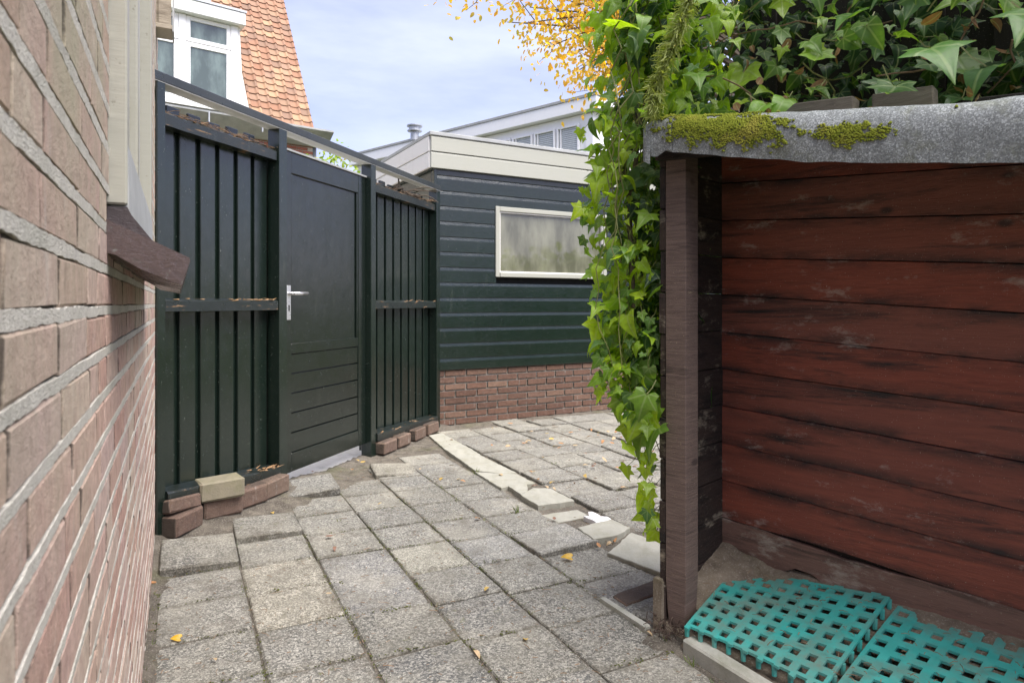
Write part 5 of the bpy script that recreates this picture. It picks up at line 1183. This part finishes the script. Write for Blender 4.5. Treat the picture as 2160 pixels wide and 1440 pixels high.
# ------------------------------------------------------------------ fallen leaves, litter, weeds
LP = [(-1.282, 3.489), (-0.861, 3.15), (-0.813, 2.999), (-0.621, 4.393), (-0.334, 4.192), (-0.326, 4.125), (-0.725, 3.652), (-0.19, 3.405), (-0.171, 5.885), (0.009, 6.091), (0.185, 6.238), (0.183, 5.733), (0.914, 5.733), (0.827, 5.733), (-1.335, 4.356), (-1.113, 4.655), (-1.064, 4.586), (-1.07, 4.38), (-1.119, 3.938), (-1.272, 3.998), (-0.168, 5.164), (-0.064, 4.237), (-0.011, 5.147), (0.08, 5.233), (0.346, 5.03), (0.793, 5.286), (0.53, 4.873), (0.701, 4.455), (0.685, 3.988), (0.799, 4.655), (0.386, 4.093), (0.452, 3.076), (0.246, 3.988), (0.152, 4.029), (0.235, 4.05), (0.205, 3.988), (0.402, 2.999), (0.465, 3.058), (0.491, 3.15), (-0.929, 2.052), (-0.693, 2.515), (-1.424, 2.621), (-1.514, 2.835), (0.461, 2.234), (-0.122, 2.107), (-0.093, 2.578), (0.047, 2.181), (1.226, 5.998), (1.047, 4.95), (0.674, 5.472), (0.493, 5.671), (0.369, 5.998), (0.126, 4.332), (0.764, 4.215), (0.868, 4.52), (-0.507, 5.377), (-0.443, 4.215), (0.221, 3.39)]
for i in range(34): 
    x, y = rnd.uniform(.1, 1.2), rnd.uniform(3.9, 6.1)
    if ab(GAR, (x, y))[1] > .08: LP.append((x, y))
for i, (x, y) in enumerate(LP):
    q = FALL[rnd.randrange(3)]; sz = rnd.uniform(.026, .046)
    if y < 3: sz = rnd.uniform(.022, .036)
    if y > 4.6: sz *= 1.15
    o = inst('fallen_leaf', q[0], leaf_m((x, y, .010 + rnd.uniform(0, .01)), Vector((0, 0, 1)) + rv(.16), Vector((rnd.gauss(0, 1), rnd.gauss(0, 1), 0)), sz))
    ci = rnd.choice((0, 0, 1, 1, 2, 3)); o.color = ((.38, .18, .07, 1), (.44, .32, .19, 1), (.21, .11, .08, 1), (.46, .31, .08, 1))[ci]
    s_, r_ = sr((x, y)); gb_ = ab(GAR, (x, y))[1]; where = ('close to the brick base of the garage' if gb_ < .75 else 'just beyond the pale stone strip' if r_ < 2.5 else 'on the far paving behind the hanging ivy') if r_ > 2.0 else ('on the dirty paving near the gate' if s_ > 1.3 else 'on the near paving left of the pale stone strip')
    tag(o, 'small %s leaf fallen %s' % (('orange', 'pale tan', 'reddish brown', 'yellow')[ci], where), 'leaf', 'small leaves fallen on the paving')
YELM = m_leaf('bright_yellow_leaf', [(0, (.60, .33, .015)), (1, (.62, .36, .02))], trans=.2)
ym = leaf_mesh('leaf', IVY_O[2], YELM, .9, .4)[0]
tag(inst('fallen_leaf', ym, leaf_m((-1.114, 2.196, .008), Vector((.3, -.5, .8)), Vector((-1, -.2, .1)), .031)), 'single bright yellow leaf lying beside the house wall in front', 'leaf')
tag(inst('fallen_leaf', ym, leaf_m((.262, 2.885, .012), Vector((.1, -.4, .8)), Vector((-1, .1, 0)), .046)), 'larger yellow leaf with a long stalk lying right of the middle of the paving', 'leaf')
lit = MB()
for _ in range(1800):
    x, y = rnd.uniform(-1.6, 1.3), 1.85 + 4.2 * rnd.random() ** 1.6
    s, r = sr((x, y))
    if r < .0 or ab(FEN, (x, y))[1] < .03 or ab(GAR, (x, y))[1] < .05: continue
    a, b = ab(SHD, (x, y))
    if a > -.1 and b > -.1: continue
    p = Vector((x, y, .004 + rnd.uniform(0, .005))); t = Vector((rnd.gauss(0, 1), rnd.gauss(0, 1), rnd.gauss(0, .1))).normalized(); l = rnd.uniform(.004, .02) * (2.2 if rnd.random() < .1 else 1)
    lit.tube([p, p + t * l * .5 + Vector((rnd.gauss(0, .002), rnd.gauss(0, .002), .001)), p + t * l], rnd.uniform(.0007, .0016), 3)
lit.thing('plant_litter', M['dry'], 'fine brown twigs and needles scattered on the paving', 'litter', kind='stuff')
gr = MB()
for _ in range(620):
    x, y = rnd.uniform(-1.1, .55), rnd.uniform(1.95, 2.6)
    z = soil_z(x, y); gr.tpl(ico, icf, Matrix.Translation((x, y, max(z, .0) + .001)) @ Matrix.Rotation(rnd.uniform(0, 6), 4, 'Z') @ Matrix.Diagonal((rnd.uniform(.0012, .004), rnd.uniform(.0012, .003), .0018, 1)))
gr.thing('grit', M['curb'], 'loose grit and tiny pebbles on the near paving', 'grit', kind='stuff')
ws = LeafStuff()
def tuft(x, y, n, h):
    for _ in range(n):
        ws.add([(-.045, 0, 0), (.045, 0, 0), (.03, .6, .05), (0, 1, .16), (-.03, .6, .05)], [(0, 1, 2, 3, 4)], leaf_m((x + rnd.gauss(0, .008), y + rnd.gauss(0, .008), -.004), rv(1) * .6 + Vector((0, -.5, .3)), Vector((rnd.gauss(0, .7), rnd.gauss(0, .7), 1)), h * rnd.uniform(.5, 1.2)))
for ci in range(1, 6):
    for _ in range(26):
        s = rnd.uniform(-.5, 2.0); p = WALL.P(s, RE[ci] + rnd.gauss(0, .004), 0)
        if ab(FEN, p)[1] > .05 and p.y > 1.85: tuft(p.x, p.y, rnd.randrange(2, 7), rnd.uniform(.008, .024))
for _ in range(50):
    p = WALL.P(rnd.uniform(-.2, 1.4), rnd.uniform(.008, .03), 0); tuft(p.x, p.y, rnd.randrange(2, 6), rnd.uniform(.01, .03))
for x, y, n_, h in ((-1.62, 3.42, 14, .07), (-.245, 4.33, 16, .05), (.03, 3.55, 14, .045), (-.9, 3.4, 10, .03), (.52, 2.2, 14, .03), (-1.35, 3.92, 10, .04), (.36, 3.12, 10, .03), (.75, 3.9, 12, .03), (.3, 4.6, 10, .03), (.56, 2.05, 12, .03), (.6, 1.93, 10, .03)): tuft(x, y, n_, h)
for _ in range(60):
    x, y = rnd.uniform(.1, 1.2), rnd.uniform(3.4, 5.6); tuft(x, y, 4, .014)
jm = MB()
for _ in range(2600):
    ci = rnd.randrange(0, 6); sq = rnd.uniform(-.6, 1.9); 
    if rnd.random() < .5: p = WALL.P(sq, RE[ci] + rnd.gauss(-.001, .006), 0)
    else: rc = rnd.uniform(.03, 1.85); p = WALL.P(.345 + .306 * rnd.randrange(-3, 5) + SK * (rc - 1.4) + rnd.gauss(0, .007), rc, 0)
    if noise.noise(Vector((p.x * 3.1, p.y * 3.1, 4))) < -.05 or ab(FEN, p)[1] < .03 or p.y < 1.8: continue
    a, b = ab(SHD, p)
    if a > -.1 and b > -.1: continue
    r_ = rnd.uniform(.0016, .0042); jm.tpl(ico, icf, Matrix.Translation((p.x, p.y, -.001 + rnd.uniform(0, .003))) @ Matrix.Rotation(rnd.uniform(0, 6), 4, 'Z') @ Matrix.Diagonal((r_, r_, r_ * .7, 1)))
jm.thing('moss', M['moss_dark'], 'low dark green moss along the joints of the near paving', 'moss', kind='stuff')
ml = MB()
for _ in range(150):
    a, b = rnd.uniform(.0, 1.1), rnd.uniform(-.03, .36); u = (b + .05) / .43; z = (.082 - .03 * min(1, a / .5)) * (1 - u) + (.145 + (.04 * a if a < .5 else 0)) * u + .012
    p = SP(a, b, z); t = Vector((rnd.gauss(0, 1), rnd.gauss(0, 1), rnd.gauss(0, .08))).normalized(); l = rnd.uniform(.008, .035)
    ml.tube([p, p + t * l * .5 + Vector((0, 0, .003)), p + t * l], rnd.uniform(.0007, .0014), 3)
ml.thing('conifer_litter', M['dry'], 'dry brown needles and bits lying on the teal mats', 'litter', kind='stuff')
ws_o = ws.build('weeds', M['grass'], None); tag(ws_o, 'small grass blades growing in the paving joints', 'weeds')
